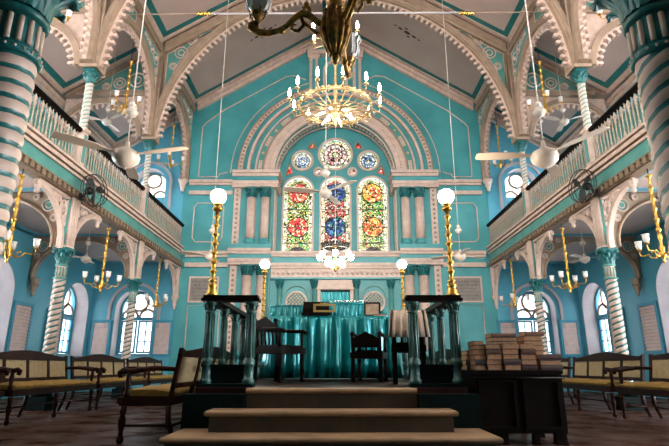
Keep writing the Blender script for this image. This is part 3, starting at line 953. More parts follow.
ZR = 4.37
uc = upper_column((-XN, YA, ZR), 'nearer slim twisted column on the left gallery front')
dup(uc, (-XN, YB, ZR), 'farther slim twisted column on the left gallery front')
dup(uc, (XN, YA, ZR), 'nearer slim twisted column on the right gallery front')
dup(uc, (XN, YB, ZR), 'farther slim twisted column on the right gallery front')
ZC = ZR + 2.165      # springing of the roof arches

# ------------------------------------------------------------------ galleries
def gallery(label):
    g = thing('gallery', (-XN, 10.7, 3.77), label, 'gallery', 'side galleries')
    Y0, Y1 = 4.6, YE - .01
    b = MB()
    b.box(-XN - .12, -XN + .10, Y0, Y1 - .22, 3.768, 3.90, 0)
    n = int((Y1 - Y0) / .165)
    for i in range(n):
        y = Y0 + .165 * i
        b.box(-XN + .10, -XN + .145, y, y + .095, 3.785, 3.885, 0)
        b.box(-XN + .10, -XN + .108, y + .095, y + .165, 3.80, 3.87, 1)  # dark face in each gap, painting the shade of the hole
    b.box(-XN + .10, -XN + .15, Y0, Y1 - .22, 3.885, 3.905, 0)
    b.build('dentil_course', ['brown', 'ink'], g, True)
    b = MB()
    b.box(-XN - .1, -XN + .11, Y0, Y1 - .2, 3.905, 4.14, 1)
    b.box(-XN - .1, -XN + .15, Y0, Y1 - .25, 4.14, 4.19, 0); b.box(-XN - .1, -XN + .13, Y0, Y1 - .25, 4.19, 4.22, 2); b.box(-XN - .1, -XN + .18, Y0, Y1 - .25, 4.22, 4.29, 0); b.box(-XN - .1, -XN + .145, Y0, Y1 - .25, 4.29, 4.315, 2); b.box(-XN - .12, -XN + .21, Y0, Y1 - .25, 4.315, 4.36, 0)
    b.build('fascia', ['cream', 'seagreen', 'redwood'], g, True)
    b = MB()
    b.box(-XW + .01, -XN - .125, Y0, Y1 - .06, 3.90, 4.30, 0)
    b.build('floor_slab', 'pale', g, True)
    b = MB()
    for y0, y1 in ((5.7, 8.85), (9.15, 12.2), (12.5, 15.6)):
        frame_poly(b, [(-XW + .1, y0), (-XN - .2, y0), (-XN - .2, y1), (-XW + .1, y1)], [(-XW + .22, y0 + .12), (-XN - .32, y0 + .12), (-XN - .32, y1 - .12), (-XW + .22, y1 - .12)], XY, 3.87, 3.899)
        frame_poly(b, [(-XW + .36, y0 + .26), (-XN - .46, y0 + .26), (-XN - .46, y1 - .26), (-XW + .36, y1 - .26)], [(-XW + .42, y0 + .32), (-XN - .52, y0 + .32), (-XN - .52, y1 - .32), (-XW + .42, y1 - .32)], XY, 3.885, 3.899, (), 1) if False else None
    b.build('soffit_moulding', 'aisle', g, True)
    segs = ((Y0, YA - .12), (YA + .12, YB - .12), (YB + .12, Y1 - .02))
    b = MB()
    for y0, y1 in segs:
        b.box(-XN - .05, -XN + .05, y0, y1, 4.365, 4.42)
    b.build('bottom_rail', 'cream', g, True)
    h = MB()
    for y0, y1 in segs:
        h.box(-XN - .065, -XN + .065, y0, y1, 5.125, 5.175); h.box(-XN - .045, -XN + .045, y0, y1, 5.095, 5.125)
    h.build('handrail', 'wood', g, True)
    b = MB()
    for y0, y1 in segs:
        b.box(-XN - .14, -XN - .115, y0, y1, 4.37, 5.02)
    b.build('backing_board', 'seagreen', g, True)
    # balusters: one casting with a crowned head, one plain bar, repeated
    m1 = MB()
    m1.lathe([(.024, 0), (.024, .02), (.014, .04), (.012, .14), (.024, .17), (.012, .20), (.014, .42), (.026, .45), (.03, .48), (.016, .51), (.02, .57), (.034, .60), (.02, .63), (.012, .66), (.01, .672)], 7)
    for s in (-1, 1):
        m1.tube([(0, 0, .50), (0, s * .045, .53), (0, s * .062, .58), (0, s * .03, .60)], .011, 4)
        m1.tube([(0, 0, .06), (0, s * .04, .09), (0, s * .03, .14), (0, 0, .16)], .010, 4)
    m2 = MB(); m2.lathe([(.018, 0), (.011, .02), (.011, .34), (.022, .37), (.011, .40), (.011, .672)], 6)
    mesh1 = mesh2 = None
    for y0, y1 in segs:
        k = int((y1 - y0) / .105)
        for i in range(k):
            y = y0 + (y1 - y0) * (i + .5) / k
            even = i % 2 == 0
            if even and mesh1 is None:
                o = m1.build('baluster', 'baluster', g); mesh1 = o.data
            elif not even and mesh2 is None:
                o = m2.build('bar', 'baluster', g); mesh2 = o.data
            else:
                o = bpy.data.objects.new('baluster' if even else 'bar', mesh1 if even else mesh2); COL.objects.link(o); o.parent = g
            o.location = Vector((-XN, y, 4.421)) - g.location
    return g
gl = gallery('left side gallery with pale cast balusters and dark handrail')
dup(gl, (XN, 10.7, 3.77), 'right side gallery with pale cast balusters and dark handrail', scale=MIR)

# ------------------------------------------------------------------ arches below the galleries and in the roof
def cusps(b, pts, nrm, r, w, mp, m=0):
    """a fringe of little trefoil drops along a curve"""
    for (u, v), (nu, nv) in zip(pts, nrm):
        b.prism([(u + nu * r * .6 + r * cos(2 * pi * i / 8), v + nv * r * .6 + r * sin(2 * pi * i / 8)) for i in range(8)], mp, -w, w, (), m)
        b.prism([(u + nu * r * 1.9 + r * .55 * cos(2 * pi * i / 6), v + nv * r * 1.9 + r * .55 * sin(2 * pi * i / 6)) for i in range(6)], mp, -w * .8, w * .8, (), m)
CUSP = [(-.9, .8), (-.42, 1.15), (-.42, 1.5), (-.72, 1.9), (-.6, 2.5), (0, 2.95), (.6, 2.5), (.72, 1.9), (.42, 1.5), (.42, 1.15), (.9, .8)]
def scallop(b, c, R, a0, a1, n, r, w, mp, leg=0.0):
    """one fretted strip with a row of drops along the inner edge of an arch"""
    inner, outer = [], []
    st = (a1 - a0) / n
    def put(a):
        inner.append((c[0] + (R - r * .35) * cos(a), c[1] + (R - r * .35) * sin(a)))
        for t, d in CUSP:
            aa = a + st / 2 + t * r / R
            inner.append((c[0] + (R - r * d) * cos(aa), c[1] + (R - r * d) * sin(aa)))
    k = int(leg / (st * R))
    def legpts(sgn, up):
        L = []
        for i in range(k):
            z0 = c[1] - (i + .5) * leg / k
            for t, d in (CUSP if sgn > 0 else CUSP[::-1]):
                L.append((c[0] + sgn * (R - r * d), z0 + t * r))
            L.append((c[0] + sgn * (R - r * .35), z0 - .5 * leg / k))
        return L
    for i in range(n): put(a0 + st * i)
    inner.append((c[0] + (R - r * .35) * cos(a1), c[1] + (R - r * .35) * sin(a1)))
    outer = [(c[0] + (R - .001) * cos(a1 + (a0 - a1) * i / n), c[1] + (R - .001) * sin(a1 + (a0 - a1) * i / n)) for i in range(n + 1)]
    if k:
        Lr = []
        for i in range(k):
            z0 = c[1] - (i + .5) * leg / k
            for t, d in CUSP[::-1]: Lr.append((R - r * d, z0 + t * r))
            Lr.append((R - r * .35, z0 - .5 * leg / k))
        zb = c[1] - leg
        right = [(c[0] + R - .001, zb)] + [(c[0] + x, z) for x, z in Lr[::-1]]
        left = [(c[0] - x, z) for x, z in Lr] + [(c[0] - R + .001, zb)]
        poly = right + inner + left + outer
    else:
        poly = inner + outer
    b.prism(poly, mp, -w, w)
def arc_pts(c, r, a0, a1, n):
    A = [a0 + (a1 - a0) * (i + .5) / n for i in range(n)]
    return [(c[0] + r * cos(a), c[1] + r * sin(a)) for a in A], [(-cos(a), -sin(a)) for a in A]

def under_arch(loc, label):
    g = thing('aisle_arch', loc, label, 'arch', 'arches across the aisles below the galleries')
    mp = lambda u, v, w: (u, w, v)
    x0, x1 = -.145, -2.62
    cx, rx = (x0 + x1) / 2, 1.16
    top, zs = 1.075, .12
    ell = [(cx + rx * cos(pi * i / 28), zs + .86 * sin(pi * i / 28)) for i in range(29)]
    b = MB()
    b.prism([(x0, top), (x0, .02), (cx + rx, .02)] + ell + [(cx - rx, .02), (x1, .02), (x1, top)], mp, -.04, .04)
    b.build('spandrel', 'tan', g)
    b = MB()
    pts = [(cx + rx, .02)] + ell + [(cx - rx, .02)]
    b.tube([mp(u, v, .06) for u, v in pts], .03, 6); b.tube([mp(u, v, -.06) for u, v in pts], .03, 6)
    b.build('arch_rib', 'tan', g)
    for s in (-1, 1):
        b = MB()
        for (du, v, r) in ((1.0, .83, .12), (1.12, .58, .06), (.74, .985, .05)):
            for w in (-.055, .055):
                b.ring(mp(cx + s * du, v, w), r, .02, 'y', 18, 5, 0); b.ring(mp(cx + s * du, v, w), r * .5, .014, 'y', 12, 4, 0)
                b.prism(circle(cx + s * du, v, r, 18), mp, w - .002, w + .002, (), 1)
        b.build('roundel', ['cream', 'seagreen'], g)
    b = MB()
    b.lathe([(.015, -.42), (.05, -.38), (.03, -.33), (.08, -.26), (.06, -.2), (.11, -.12), (.09, -.06), (.12, .018)], 12, (x1 + .14, 0, 0))
    for k in range(5):
        a = -pi / 2 + pi * k / 4
        b.ball((x1 + .14 + .09 * cos(a), .09 * sin(a), -.14), .035, 6, 4)
    b.build('corbel', 'tan', g)
    return g
ua = under_arch((-XN, YA, 2.80), 'arch across the left aisle from the nearer lower column to its wall corbel')
dup(ua, (-XN, YB, 2.80), 'arch across the left aisle from the farther lower column to its wall corbel')
dup(ua, (XN, YA, 2.80), 'arch across the right aisle from the nearer lower column to its wall corbel', scale=MIR)
dup(ua, (XN, YB, 2.80), 'arch across the right aisle from the farther lower column to its wall corbel', scale=MIR)

def end_bracket(loc, label):
    g = thing('wall_bracket', loc, label, 'bracket', 'brackets carrying the gallery ends')
    b = MB()
    mp = lambda u, v, w: (w, -u, v)
    b.box(-.07, .07, -.10, -.002, 0, .96); b.box(-.09, .09, -.13, -.002, 0, .05)
    b.arcband((1.18, -.075), .95, 1.02, pi, pi / 2 - .1, 18, mp, -.042, .042)
    b.box(-.05, .05, -1.24, -.1, .915, .96)
    for (u, v, rr) in ((.27, .74, .10), (.48, .83, .062), (.20, .50, .055)):
        b.ring((0, -u, v), rr, .017, 'x', 16, 5); b.ring((0, -u, v), rr * .45, .012, 'x', 10, 4)
    br = b.build('bracket_arm', 'cream', g)
    d = MB()
    d.lathe([(.012, .68), (.05, .72), (.03, .77), (.065, .82), (.05, .87), (.07, .912)], 10, (0, -1.18, 0))
    d.build('pendant', 'cream', br)
    d = MB(); d.lathe([(.01, -.40), (.045, -.36), (.03, -.31), (.07, -.22), (.055, -.16), (.10, -.06), (.11, -.002)], 12, (0, -.115, 0)); d.build('corbel', 'cream', g)
    return g
eb = end_bracket((-XN, YE - .01, 2.80), 'carved bracket under the left gallery where it meets the end wall')
dup(eb, (XN, YE - .01, 2.80), 'carved bracket under the right gallery where it meets the end wall')

RC = -.19      # arch centre below the springing
def nave_arch(loc, label):
    g = thing('nave_arch', loc, label, 'arch', 'great timber arches across the nave')
    mp = lambda u, v, w: (u, w, v)
    Z = lambda x: ROOF(x) - ZC
    R = 4.86
    for s in (-1, 1):
        b = MB()
        b.box(s * 4.85, s * 5.15, -.15, .15, 0, 2.55, 0); b.box(s * 4.82, s * 5.18, -.18, .18, 0, .07, 0); b.box(s * 4.83, s * 5.17, -.17, .17, 2.55, 2.75, 0)
        for y in (-.145, .145):
            for x in (4.86, 5.0, 5.14):
                b.tube([(s * x, y, .07), (s * x, y, 2.55)], .03, 6)
        b.build('post', 'tan', g)
    b = MB(); b.arcband((0, RC), R, R + .17, .05, pi - .05, 56, mp, -.14, .14); b.arcband((0, RC), R + .04, R + .10, .05, pi - .05, 56, mp, -.17, .17); b.build('arch_rib', 'tan', g)
    b = MB(); scallop(b, (0, RC), R, .06, pi - .06, 84, .062, .04, mp); b.build('fringe', 'cream', g)
    b = MB()
    for s in (-1, 1):
        b.prism([(s * 4.82, Z(4.82) - .10), (s * .20, Z(.20) - .10), (s * .20, Z(.20) - .20), (0, Z(0) - .33), (0, Z(0) - .44), (s * 4.82, Z(4.82) - .44)], mp, -.145, .145)
        b.prism([(s * 4.82, Z(4.82) - .26), (s * .22, Z(.22) - .26), (s * .22, Z(.22) - .32), (s * 4.82, Z(4.82) - .32)], mp, -.155, .155)
    b.build('rafter', 'tan', g)
    b = MB()
    n = 30
    for s in (-1, 1):
        arc = [((R + .15) * sin(pi / 2 * t / n * .965), RC + (R + .15) * cos(pi / 2 * t / n * .965)) for t in range(n + 1)]
        poly = [(s * x, z) for x, z in arc if x < 4.84] + [(s * 4.84, Z(4.84) - .44), (s * .0, Z(0) - .44)]
        b.prism(poly, mp, -.055, .055)
    b.build('spandrel', 'tan', g)
    for s in (-1, 1):
        b = MB()
        for w0, w1 in ((-.075, -.056), (.056, .075)):
            tp = [(4.74, 1.05), (4.74, Z(4.74) - .52), (3.62, Z(3.62) - .52), (3.95, 2.95), (4.32, 2.42)]
            tp = [(4.74, 1.15), (4.74, Z(4.74) - .50), (3.45, Z(3.45) - .50), (3.75, 3.42), (4.15, 2.9), (4.5, 2.2)]
            b.prism([(s * x, z) for x, z in tp], mp, w0, w1, (), 0)
            wm = w1 + .004 if w1 > 0 else w0 - .004
            for (x, z, r) in ((4.36, 2.72, .18), (4.56, 2.28, .10), (4.08, 3.12, .13), (3.78, 3.48, .07)):
                b.ring((s * x, wm, z), r, .022, 'y', 20, 5, 1); b.ring((s * x, wm, z), r * .5, .02, 'y', 14, 5, 1)
            b.tube([(s * x, wm, z) for x, z in tp], .018, 4, 1, closed=True)
        b.build('spandrel_panel', ['seagreen', 'cream'], g)
    b = MB(); b.ball((0, 0, Z(0) - .62), .13, 12, 8); b.lathe([(.02, Z(0) - .86), (.06, Z(0) - .80), (.04, Z(0) - .73)], 10); b.build('boss', 'tan', g)
    return g
na = nave_arch((0, YA, ZC), 'nearer timber arch across the nave with scalloped fringe, cut by the top edge')
dup(na, (0, YB, ZC), 'farther timber arch across the nave, whole sweep in view')

def arcade_arch(loc, span, label):
    g = thing('arcade_arch', loc, label, 'arch', 'arches along the gallery fronts under the roof')
    mp = lambda u, v, w: (w, u, v)
    y0, y1 = .185, span - .185
    cy, R, zs = (y0 + y1) / 2, (y1 - y0) / 2 - .13, .78
    top = ROOF(XN) - ZC - .14
    b = MB()
    b.arcband((cy, zs), R, R + .12, 0, pi, 32, mp, -.13, .13)
    b.box(-.13, .13, y0, y0 + .12, .08, zs); b.box(-.13, .13, y1 - .12, y1, .08, zs)
    b.build('arch_rib', 'tan', g)
    b = MB()
    scallop(b, (cy, zs), R, 0, pi, 26, .06, .04, mp, .70)
    b.build('fringe', 'cream', g)
    arc = [(cy + (R + .10) * cos(pi * i / 32), zs + (R + .10) * sin(pi * i / 32)) for i in range(33)]
    b = MB()
    b.prism([(y0 + .01, zs)] + arc[::-1] + [(y1 - .01, zs), (y1 - .01, top - .2), (y0 + .01, top - .2)], mp, -.05, .05)
    b.build('spandrel', 'tan', g)
    b = MB(); b.box(-.14, .14, y0, y1, top - .22, top); b.box(-.17, .17, y0, y1, top - .12, top - .06); b.build('eave_beam', 'tan', g)
    for s in (-1, 1):
        b = MB()
        A = [(cy + s * min((R + .20) * cos(a), (y1 - y0) / 2 - .03), zs + (R + .20) * sin(a)) for a in [pi * .06 + pi * .40 * i / 12 for i in range(13)]]
        tp = [(cy + s * ((y1 - y0) / 2 - .05), zs + .26)] + A + [(cy + s * .2, top - .27), (cy + s * ((y1 - y0) / 2 - .05), top - .27)]
        for w0, w1 in ((-.068, -.051), (.051, .068)):
            b.prism(tp, mp, w0, w1, (), 0)
            wm = w1 + .004 if w1 > 0 else w0 - .004
            b.tube([mp(u, v, wm) for u, v in tp], .016, 4, 1, closed=True)
            for (u, v, r) in ((1.26, 2.30, .17), (.97, 2.39, .115), (.75, 2.45, .08), (1.36, 1.97, .09), (1.40, 1.74, .06), (.58, 2.48, .055), (.44, 2.49, .045)):
                v = min(v, top - .30 - r)
                b.ring(mp(cy + s * u, v, wm), r, .018, 'x', 16, 5, 1); b.ball(mp(cy + s * u, v, wm), r * .4, 8, 4, 1)
        b.build('spandrel_panel', ['seagreen', 'cream'], g)
    if abs(loc[1] + span - YE) < .1:     # last arch: foot carried by a corbel on the end wall
        b = MB(); b.lathe([(.02, -.34), (.07, -.28), (.05, -.22), (.11, -.14), (.09, -.08), (.15, .0), (.16, .075)], 12, (0, y1 - .17, 0))
        b.build('corbel', 'cream', g)
    return g
for s in (-1, 1):
    if s < 0:
        aa = [arcade_arch((-XN, YA - 3.37, ZC), 3.37, 'fringed arch along the left gallery front, nearest one, cut by the top edge'),
              arcade_arch((-XN, YA, ZC), YB - YA, 'fringed arch along the left gallery front between the two slim columns'),
              arcade_arch((-XN, YB, ZC), YE - YB, 'fringed arch along the left gallery front dying into the end wall')]
    else:
        dup(aa[0], (XN, YA - 3.37, ZC), 'fringed arch along the right gallery front, nearest one, cut by the top edge', scale=MIR)
        dup(aa[1], (XN, YA, ZC), 'fringed arch along the right gallery front between the two slim columns', scale=MIR)
        dup(aa[2], (XN, YB, ZC), 'fringed arch along the right gallery front dying into the end wall', scale=MIR)

def aisle_roof_arch(loc, label):
    g = thing('aisle_roof_arch', loc, label, 'arch', 'fringed arches across the upper aisles')
    mp = lambda u, v, w: (u, w, v)
    x0, x1 = -.19, -2.42
    cx, R, zs = -1.40, 1.06, .10
    zb = 1.36
    b = MB()
    arc = [(cx + (R + .10) * cos(pi * i / 28), zs + (R + .10) * sin(pi * i / 28)) for i in range(29)]
    b.prism([(x0, zb), (x0, zs)] + arc + [(x1, zs), (x1, zb - .10)], mp, -.05, .05); b.build('spandrel', 'cream', g)
    b = MB(); b.arcband((cx, zs), R, R + .12, 0, pi, 28, mp, -.10, .10); b.build('arch_rib', 'tan', g)
    b = MB(); scallop(b, (cx, zs), R, 0, pi, 19, .06, .04, mp); b.build('fringe', 'cream', g)
    b = MB(); b.box(x0, -2.16, -.11, .11, zb, zb + .13); b.build('tie_beam', 'tan', g)
    Z = lambda x: ROOF(XN - x) - ZC - .115
    b = MB()
    tp = [(x0, zb + .13), (-2.10, zb + .13), (x0, Z(x0))]
    tp = [(x0, zb + .13), (-2.05, zb + .13), (-2.05, min(Z(-2.05), zb + .2)), (x0, Z(x0))]
    b.prism(tp, mp, -.045, .045, (), 0)
    for w in (-.05, .05):
        for (x, z, r) in ((-.52, zb + .50, .22), (-1.0, zb + .40, .16), (-1.36, zb + .30, .10)):
            b.ring((x, w, z), r, .024, 'y', 20, 5, 1); b.ring((x, w, z), r * .5, .02, 'y', 14, 5, 1)
        b.tube([(x0 - .05, w, zb + .18), (-1.9, w, zb + .18), (x0 - .05, w, Z(x0) - .12)], .02, 4, 1, closed=True)
    b.build('gable_panel', ['seagreen', 'cream'], g)
    b = MB(); b.prism([(x0, Z(x0) + .02), (-2.42, Z(-2.42) + .02), (-2.42, Z(-2.42) - .08), (x0, Z(x0) - .08)], mp, -.12, .12); b.build('rafter', 'tan', g)
    b = MB(); b.lathe([(.015, -.42), (.05, -.36), (.03, -.30), (.08, -.2), (.06, -.12), (.11, -.02), (.12, .095)], 12, (-2.44, 0, 0)); b.build('corbel', 'tan', g)
    return g
ar = aisle_roof_arch((-XN, YA, ZC), 'fringed arch across the upper left aisle at the nearer slim column')
dup(ar, (-XN, YB, ZC), 'fringed arch with roundel gable across the upper left aisle at the farther slim column')
dup(ar, (XN, YA, ZC), 'fringed arch across the upper right aisle at the nearer slim column', scale=MIR)
dup(ar, (XN, YB, ZC), 'fringed arch with roundel gable across the upper right aisle at the farther slim column', scale=MIR)

# iron tie rod across the nave
t = thing('tie_rod', (0, YA, 7.93), 'thin pale iron tie rod with two turnbuckles across the nave', 'tie rod')
b = MB(); b.tube([(-2.72, 0, 0), (2.72, 0, .03)], .020, 8); b.build('rod', 'white', t)
b = MB(); b.tube([(-4.40, 0, -.02), (-2.9, 0, 0)], .012, 6); b.build('end_rod', 'tan', t); b = MB(); b.tube([(2.9, 0, .03), (4.40, 0, .05)], .012, 6); b.build('end_rod', 'tan', t)
for s in (-1, 1):
    b = MB()
    for k in range(4): b.lathe([(.02, -.02), (.042, -.015), (.042, .015), (.02, .02)], 8, (0, 0, 0))
    b = MB()
    for k in range(4):
        x = s * (2.69 + .075 * k)
        b.ball((x, 0, .015 if s > 0 else 0), .045, 10, 6)
    b.tube([(s * 2.64, 0, .015), (s * 2.95, 0, .015)], .03, 8)
    b.build('turnbuckle', 'gold', t)
# ------------------------------------------------------------------ reading platform
BX = -.035            # platform centre line
PH = .51
pl = thing('platform', (BX, 7.0, 0), 'raised reading platform with worn stone steps in front', 'platform')
def B(name, mat, parent=pl):
    return lambda mb: mb.build(name, mat, parent, True)
b = MB()
b.box(BX - 1.32, BX + 1.32, 5.02, 9.25, 0, PH - .05, 0)
b.box(BX - 1.36, BX + 1.36, 4.98, 9.29, 0, .08, 0)
for s in (-1, 1):
    b.box(BX + s * .80, BX + s * 1.36, 4.84, 5.02, 0, PH - .05, 0)
b.build('platform_body', 'plinth', pl, True)
b = MB(); b.box(BX - 1.30, BX + 1.30, 5.03, 9.23, PH - .05, PH - .001); b.build('platform_deck', 'redwood', pl, True)
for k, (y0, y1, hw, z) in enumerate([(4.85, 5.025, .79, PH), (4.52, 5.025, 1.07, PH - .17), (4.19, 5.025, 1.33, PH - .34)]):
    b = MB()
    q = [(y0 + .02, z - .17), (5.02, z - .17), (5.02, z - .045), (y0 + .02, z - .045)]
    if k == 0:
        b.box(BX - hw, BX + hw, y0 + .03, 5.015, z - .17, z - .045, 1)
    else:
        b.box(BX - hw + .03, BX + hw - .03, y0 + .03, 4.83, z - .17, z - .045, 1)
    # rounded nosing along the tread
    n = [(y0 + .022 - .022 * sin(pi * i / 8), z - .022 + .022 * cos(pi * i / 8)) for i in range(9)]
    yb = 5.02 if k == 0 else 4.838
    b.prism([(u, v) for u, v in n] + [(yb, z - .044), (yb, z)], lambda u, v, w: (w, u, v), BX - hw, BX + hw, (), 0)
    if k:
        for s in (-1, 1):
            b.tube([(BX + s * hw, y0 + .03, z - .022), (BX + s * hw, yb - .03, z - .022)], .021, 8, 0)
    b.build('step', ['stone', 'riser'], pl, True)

def fluted_post(mb, x, y, h, r):
    mb.lathe([(r * 1.3, 0), (r * 1.3, .04), (r * 1.05, .05), (r * 1.0, .17), (r * 1.25, .18), (r * 1.25, .205)], 14, (x, y, 0))
    mb.lathe([(r * 1.25, .205), (r * 1.25, .225), (r, .24), (r * .92, h - .12), (r * 1.15, h - .115), (r * 1.15, h - .10), (r * .95, h - .095), (r * 1.05, h - .05), (r * 1.45, h - .02), (r * 1.5, h)], 14, (x, y, 0))
    for k in range(10):
        a = 2 * pi * k / 10
        mb.tube([(x + r * .98 * cos(a), y + r * .98 * sin(a), .25), (x + r * .9 * cos(a), y + r * .9 * sin(a), h - .13)], r * .2, 4)
    for k in range(6):
        a = 2 * pi * k / 6
        mb.tube([(x + r * cos(a), y + r * sin(a), h - .09), (x + r * 1.2 * cos(a), y + r * 1.2 * sin(a), h - .05), (x + r * 1.6 * cos(a), y + r * 1.6 * sin(a), h - .035)], r * .22, 4)
def railing(label):
    g = thing('railing', (BX - 1.25, 5.2, PH), label, 'railing', 'colonnaded railings around the platform')
    H = .84
    b = MB()
    b.box(-.075, .48, -.075, .075, 0, .03); b.box(-.075, .075, .075, 3.86, 0, .03); b.box(-.05, .46, -.035, .035, .19, .215); b.box(-.035, .035, .05, 3.8, .19, .215)
    b.box(-.04, .45, -.012, .012, .035, .19)
    b.build('base', 'plinth', g)
    for x, y, r in [(0, 0, .047), (.42, 0, .047)] + [(0, .68 + .626 * i, .036) for i in range(5)] + [(0, 3.78, .047)]:
        m = MB(); fluted_post(m, x, y, H - .03, r)
        o = m.build('post', 'rail', g); o.location = (0, 0, .03)
    b = MB()
    b.box(-.085, .505, -.085, .085, H, H + .03); b.box(-.07, .49, -.07, .07, H + .03, H + .06)
    b.box(-.085, .085, .085, 3.87, H, H + .03); b.box(-.07, .07, .07, 3.855, H + .03, H + .06)
    b.build('handrail', 'wood', g)
    return g
rg = railing('left dark teal railing of fluted posts with black top rail on the platform')
dup(rg, (BX + 1.25, 5.2, PH), 'right dark teal railing of fluted posts with black top rail on the platform', scale=MIR)

def lamp_post(loc, label):
    g = thing('lamp_post', loc, label, 'lamp', 'brass globe lamps on the platform corners')
    b = MB(); b.lathe([(.062, 0), (.066, .015), (.05, .03), (.056, .05), (.036, .07), (.044, .095), (.05, .11), (.03, .13)], 14); b.build('base', 'brass', g)
    b = MB()
    pr = [(.026, .12)]
    z = .13
    i = 0
    while z < .90:
        r = .024 - .006 * (z / .9)
        pr += [(r, z), (r + .016, z + .018), (r + .018, z + .03), (r + .002, z + .045), (r, z + .085)]
        z += .10
    pr += [(.018, .91)]
    b.lathe(pr, 12)
    b.build('shaft', 'brass', g)
    b = MB(); b.lathe([(.018, .91), (.05, .93), (.058, .95), (.03, .97), (.04, .985), (.055, .995), (.05, 1.006)], 14); b.build('globe_holder', 'brass', g)
    b = MB(); b.ball((0, 0, 1.088), .085, 20, 14); b.build('globe', 'globe', g)
    return g
ZL = PH + .84 + .062
lp = lamp_post((BX - 1.25, 5.2, ZL), 'left front brass lamp post with lit white globe on the platform railing')
dup(lp, (BX + 1.25, 5.2, ZL), 'right front brass lamp post with lit white globe on the platform railing')
dup(lp, (BX - 1.25, 8.98, ZL), 'left rear brass lamp post with lit globe, half hidden beside the satin table')
dup(lp, (BX + 1.25, 8.98, ZL), 'right rear brass lamp post with lit globe, behind the right railing')

# reading table hung with satin
TX, TY0, TY1, TH = -.075, 7.75, 8.6, .93
tb = thing('reading_table', (TX, 8.17, PH), 'wooden reading table wholly hung with teal satin', 'table')
b = MB(); b.box(TX - .86, TX + .86, TY0 + .06, TY1 - .06, PH + TH - .06, PH + TH - .012)
b.build('tabletop', 'wood', tb, True)
for sx in (-1, 1):
    for y in (TY0 + .12, TY1 - .12):
        b = MB(); b.lathe([(.03, .001), (.04, .05), (.03, .1), (.045, .4), (.03, .6), (.04, .866)], 10, (TX + sx * .78, y, PH)); b.build('leg', 'wood', tb, True)
# the cloth: gathered skirt that flares a little towards the floor
cl = MB()
per = []
rw, rd = .90, (TY1 - TY0) / 2
N = 260
def rect_pt(t):
    P = 2 * (2 * rw + 2 * rd); d = t * P
    if d < 2 * rw: return (-rw + d, -rd), (0, -1)
    d -= 2 * rw
    if d < 2 * rd: return (rw, -rd + d), (1, 0)
    d -= 2 * rd
    if d < 2 * rw: return (rw - d, rd), (0, 1)
    d -= 2 * rw
    return (-rw, rd - d), (-1, 0)
rows_z = [(.0, TH + .002), (.012, TH - .01), (.02, TH - .05), (.03, TH - .2), (.05, TH - .45), (.075, TH - .7), (.095, .03)]
random.seed(3)
ph = [random.random() * 6 for _ in range(4)]
vs = []
for j, (off, z) in enumerate(rows_z):
    for i in range(N):
        (x, y), (nx, ny) = rect_pt(i / N)
        k = min(1, j / 3)
        w = k * (.026 * sin(i * .62 + ph[0] + .15 * j) + .018 * sin(i * .97 + ph[1] - .1 * j) + .012 * sin(i * 1.7 + ph[2])) * (1 + .16 * j)
        vs.append((TX + x + nx * (off + w), (TY0 + TY1) / 2 + y + ny * (off + w), PH + z))
fs = []
for j in range(len(rows_z) - 1):
    for i in range(N):
        k = (i + 1) % N
        fs.append((j * N + i, j * N + k, (j + 1) * N + k, (j + 1) * N + i))
cl.add(vs, fs, 0, True)
cl.add(vs[:N], [tuple(range(N))], 0)
cl.tube([vs[i] for i in range(0, N, 4)], .012, 5, 0, closed=True)
o = cl.build('tablecloth', 'satin'); tag(o, 'gathered teal satin tablecloth falling to the platform floor', 'tablecloth', kind='thing')
so = o.modifiers.new('thickness', 'SOLIDIFY'); so.thickness = .003; so.offset = 1
TZ = PH + TH + .022
# sloping reading desk on the table under its own satin cover
def satin_desk(loc, w, d, h0, h1, label, seed):
    g = thing('reading_desk', loc, label, 'reading desk')
    q = MB()
    n = 64
    rnd = random.Random(seed)
    prof = [(-d / 2 - .02, .0), (-d / 2 - .012, h0 * .45), (-d / 2 - .008, h0 * .85), (-d / 2 + .015, h0), (0, (h0 + h1) / 2), (d / 2 - .015, h1), (d / 2, h1 * .9), (d / 2 + .01, 0)]
    vs = []
    for i in range(n + 1):
        x = -w / 2 + w * i / n
        wr = .010 * sin(i * .9 + seed) + .007 * sin(i * 2.1)
        for j, (y, z) in enumerate(prof):
            e = 1.0
            vs.append((x, y - (wr if j < 3 else 0) * (1 + .6 * (2 - min(j, 2))), z + (wr * .6 if 2 < j < 7 else 0)))
    fs = []
    P = len(prof)
    for i in range(n):
        for j in range(P - 1):
            fs.append((i * P + j, (i + 1) * P + j, (i + 1) * P + j + 1, i * P + j + 1))
    q.add(vs, fs, 0, True)
    q.add(vs[:P] + vs[-P:], [tuple(range(P)), tuple(range(2 * P - 1, P - 1, -1))], 0)
    q.build('satin_cover', 'satin', g)
    f = MB(); f.tube([(-w / 2, -d / 2 - .026, .02), (w / 2, -d / 2 - .026, .02)], .008, 5); f.tube([(-w / 2, -d / 2 + .012, h0 + .012), (w / 2, -d / 2 + .012, h0 + .012)], .012, 6); f.build('fringe', 'satin', g)
    return g
satin_desk((TX - .46, 8.10, TZ - .005), .98, .30, .165, .21, 'low satin covered desk on the left half of the table', 1)
satin_desk((TX + .28, 8.445, TZ - .005), .60, .19, .25, .33, 'tall satin covered desk at the middle of the table behind the gilt stand', 4)
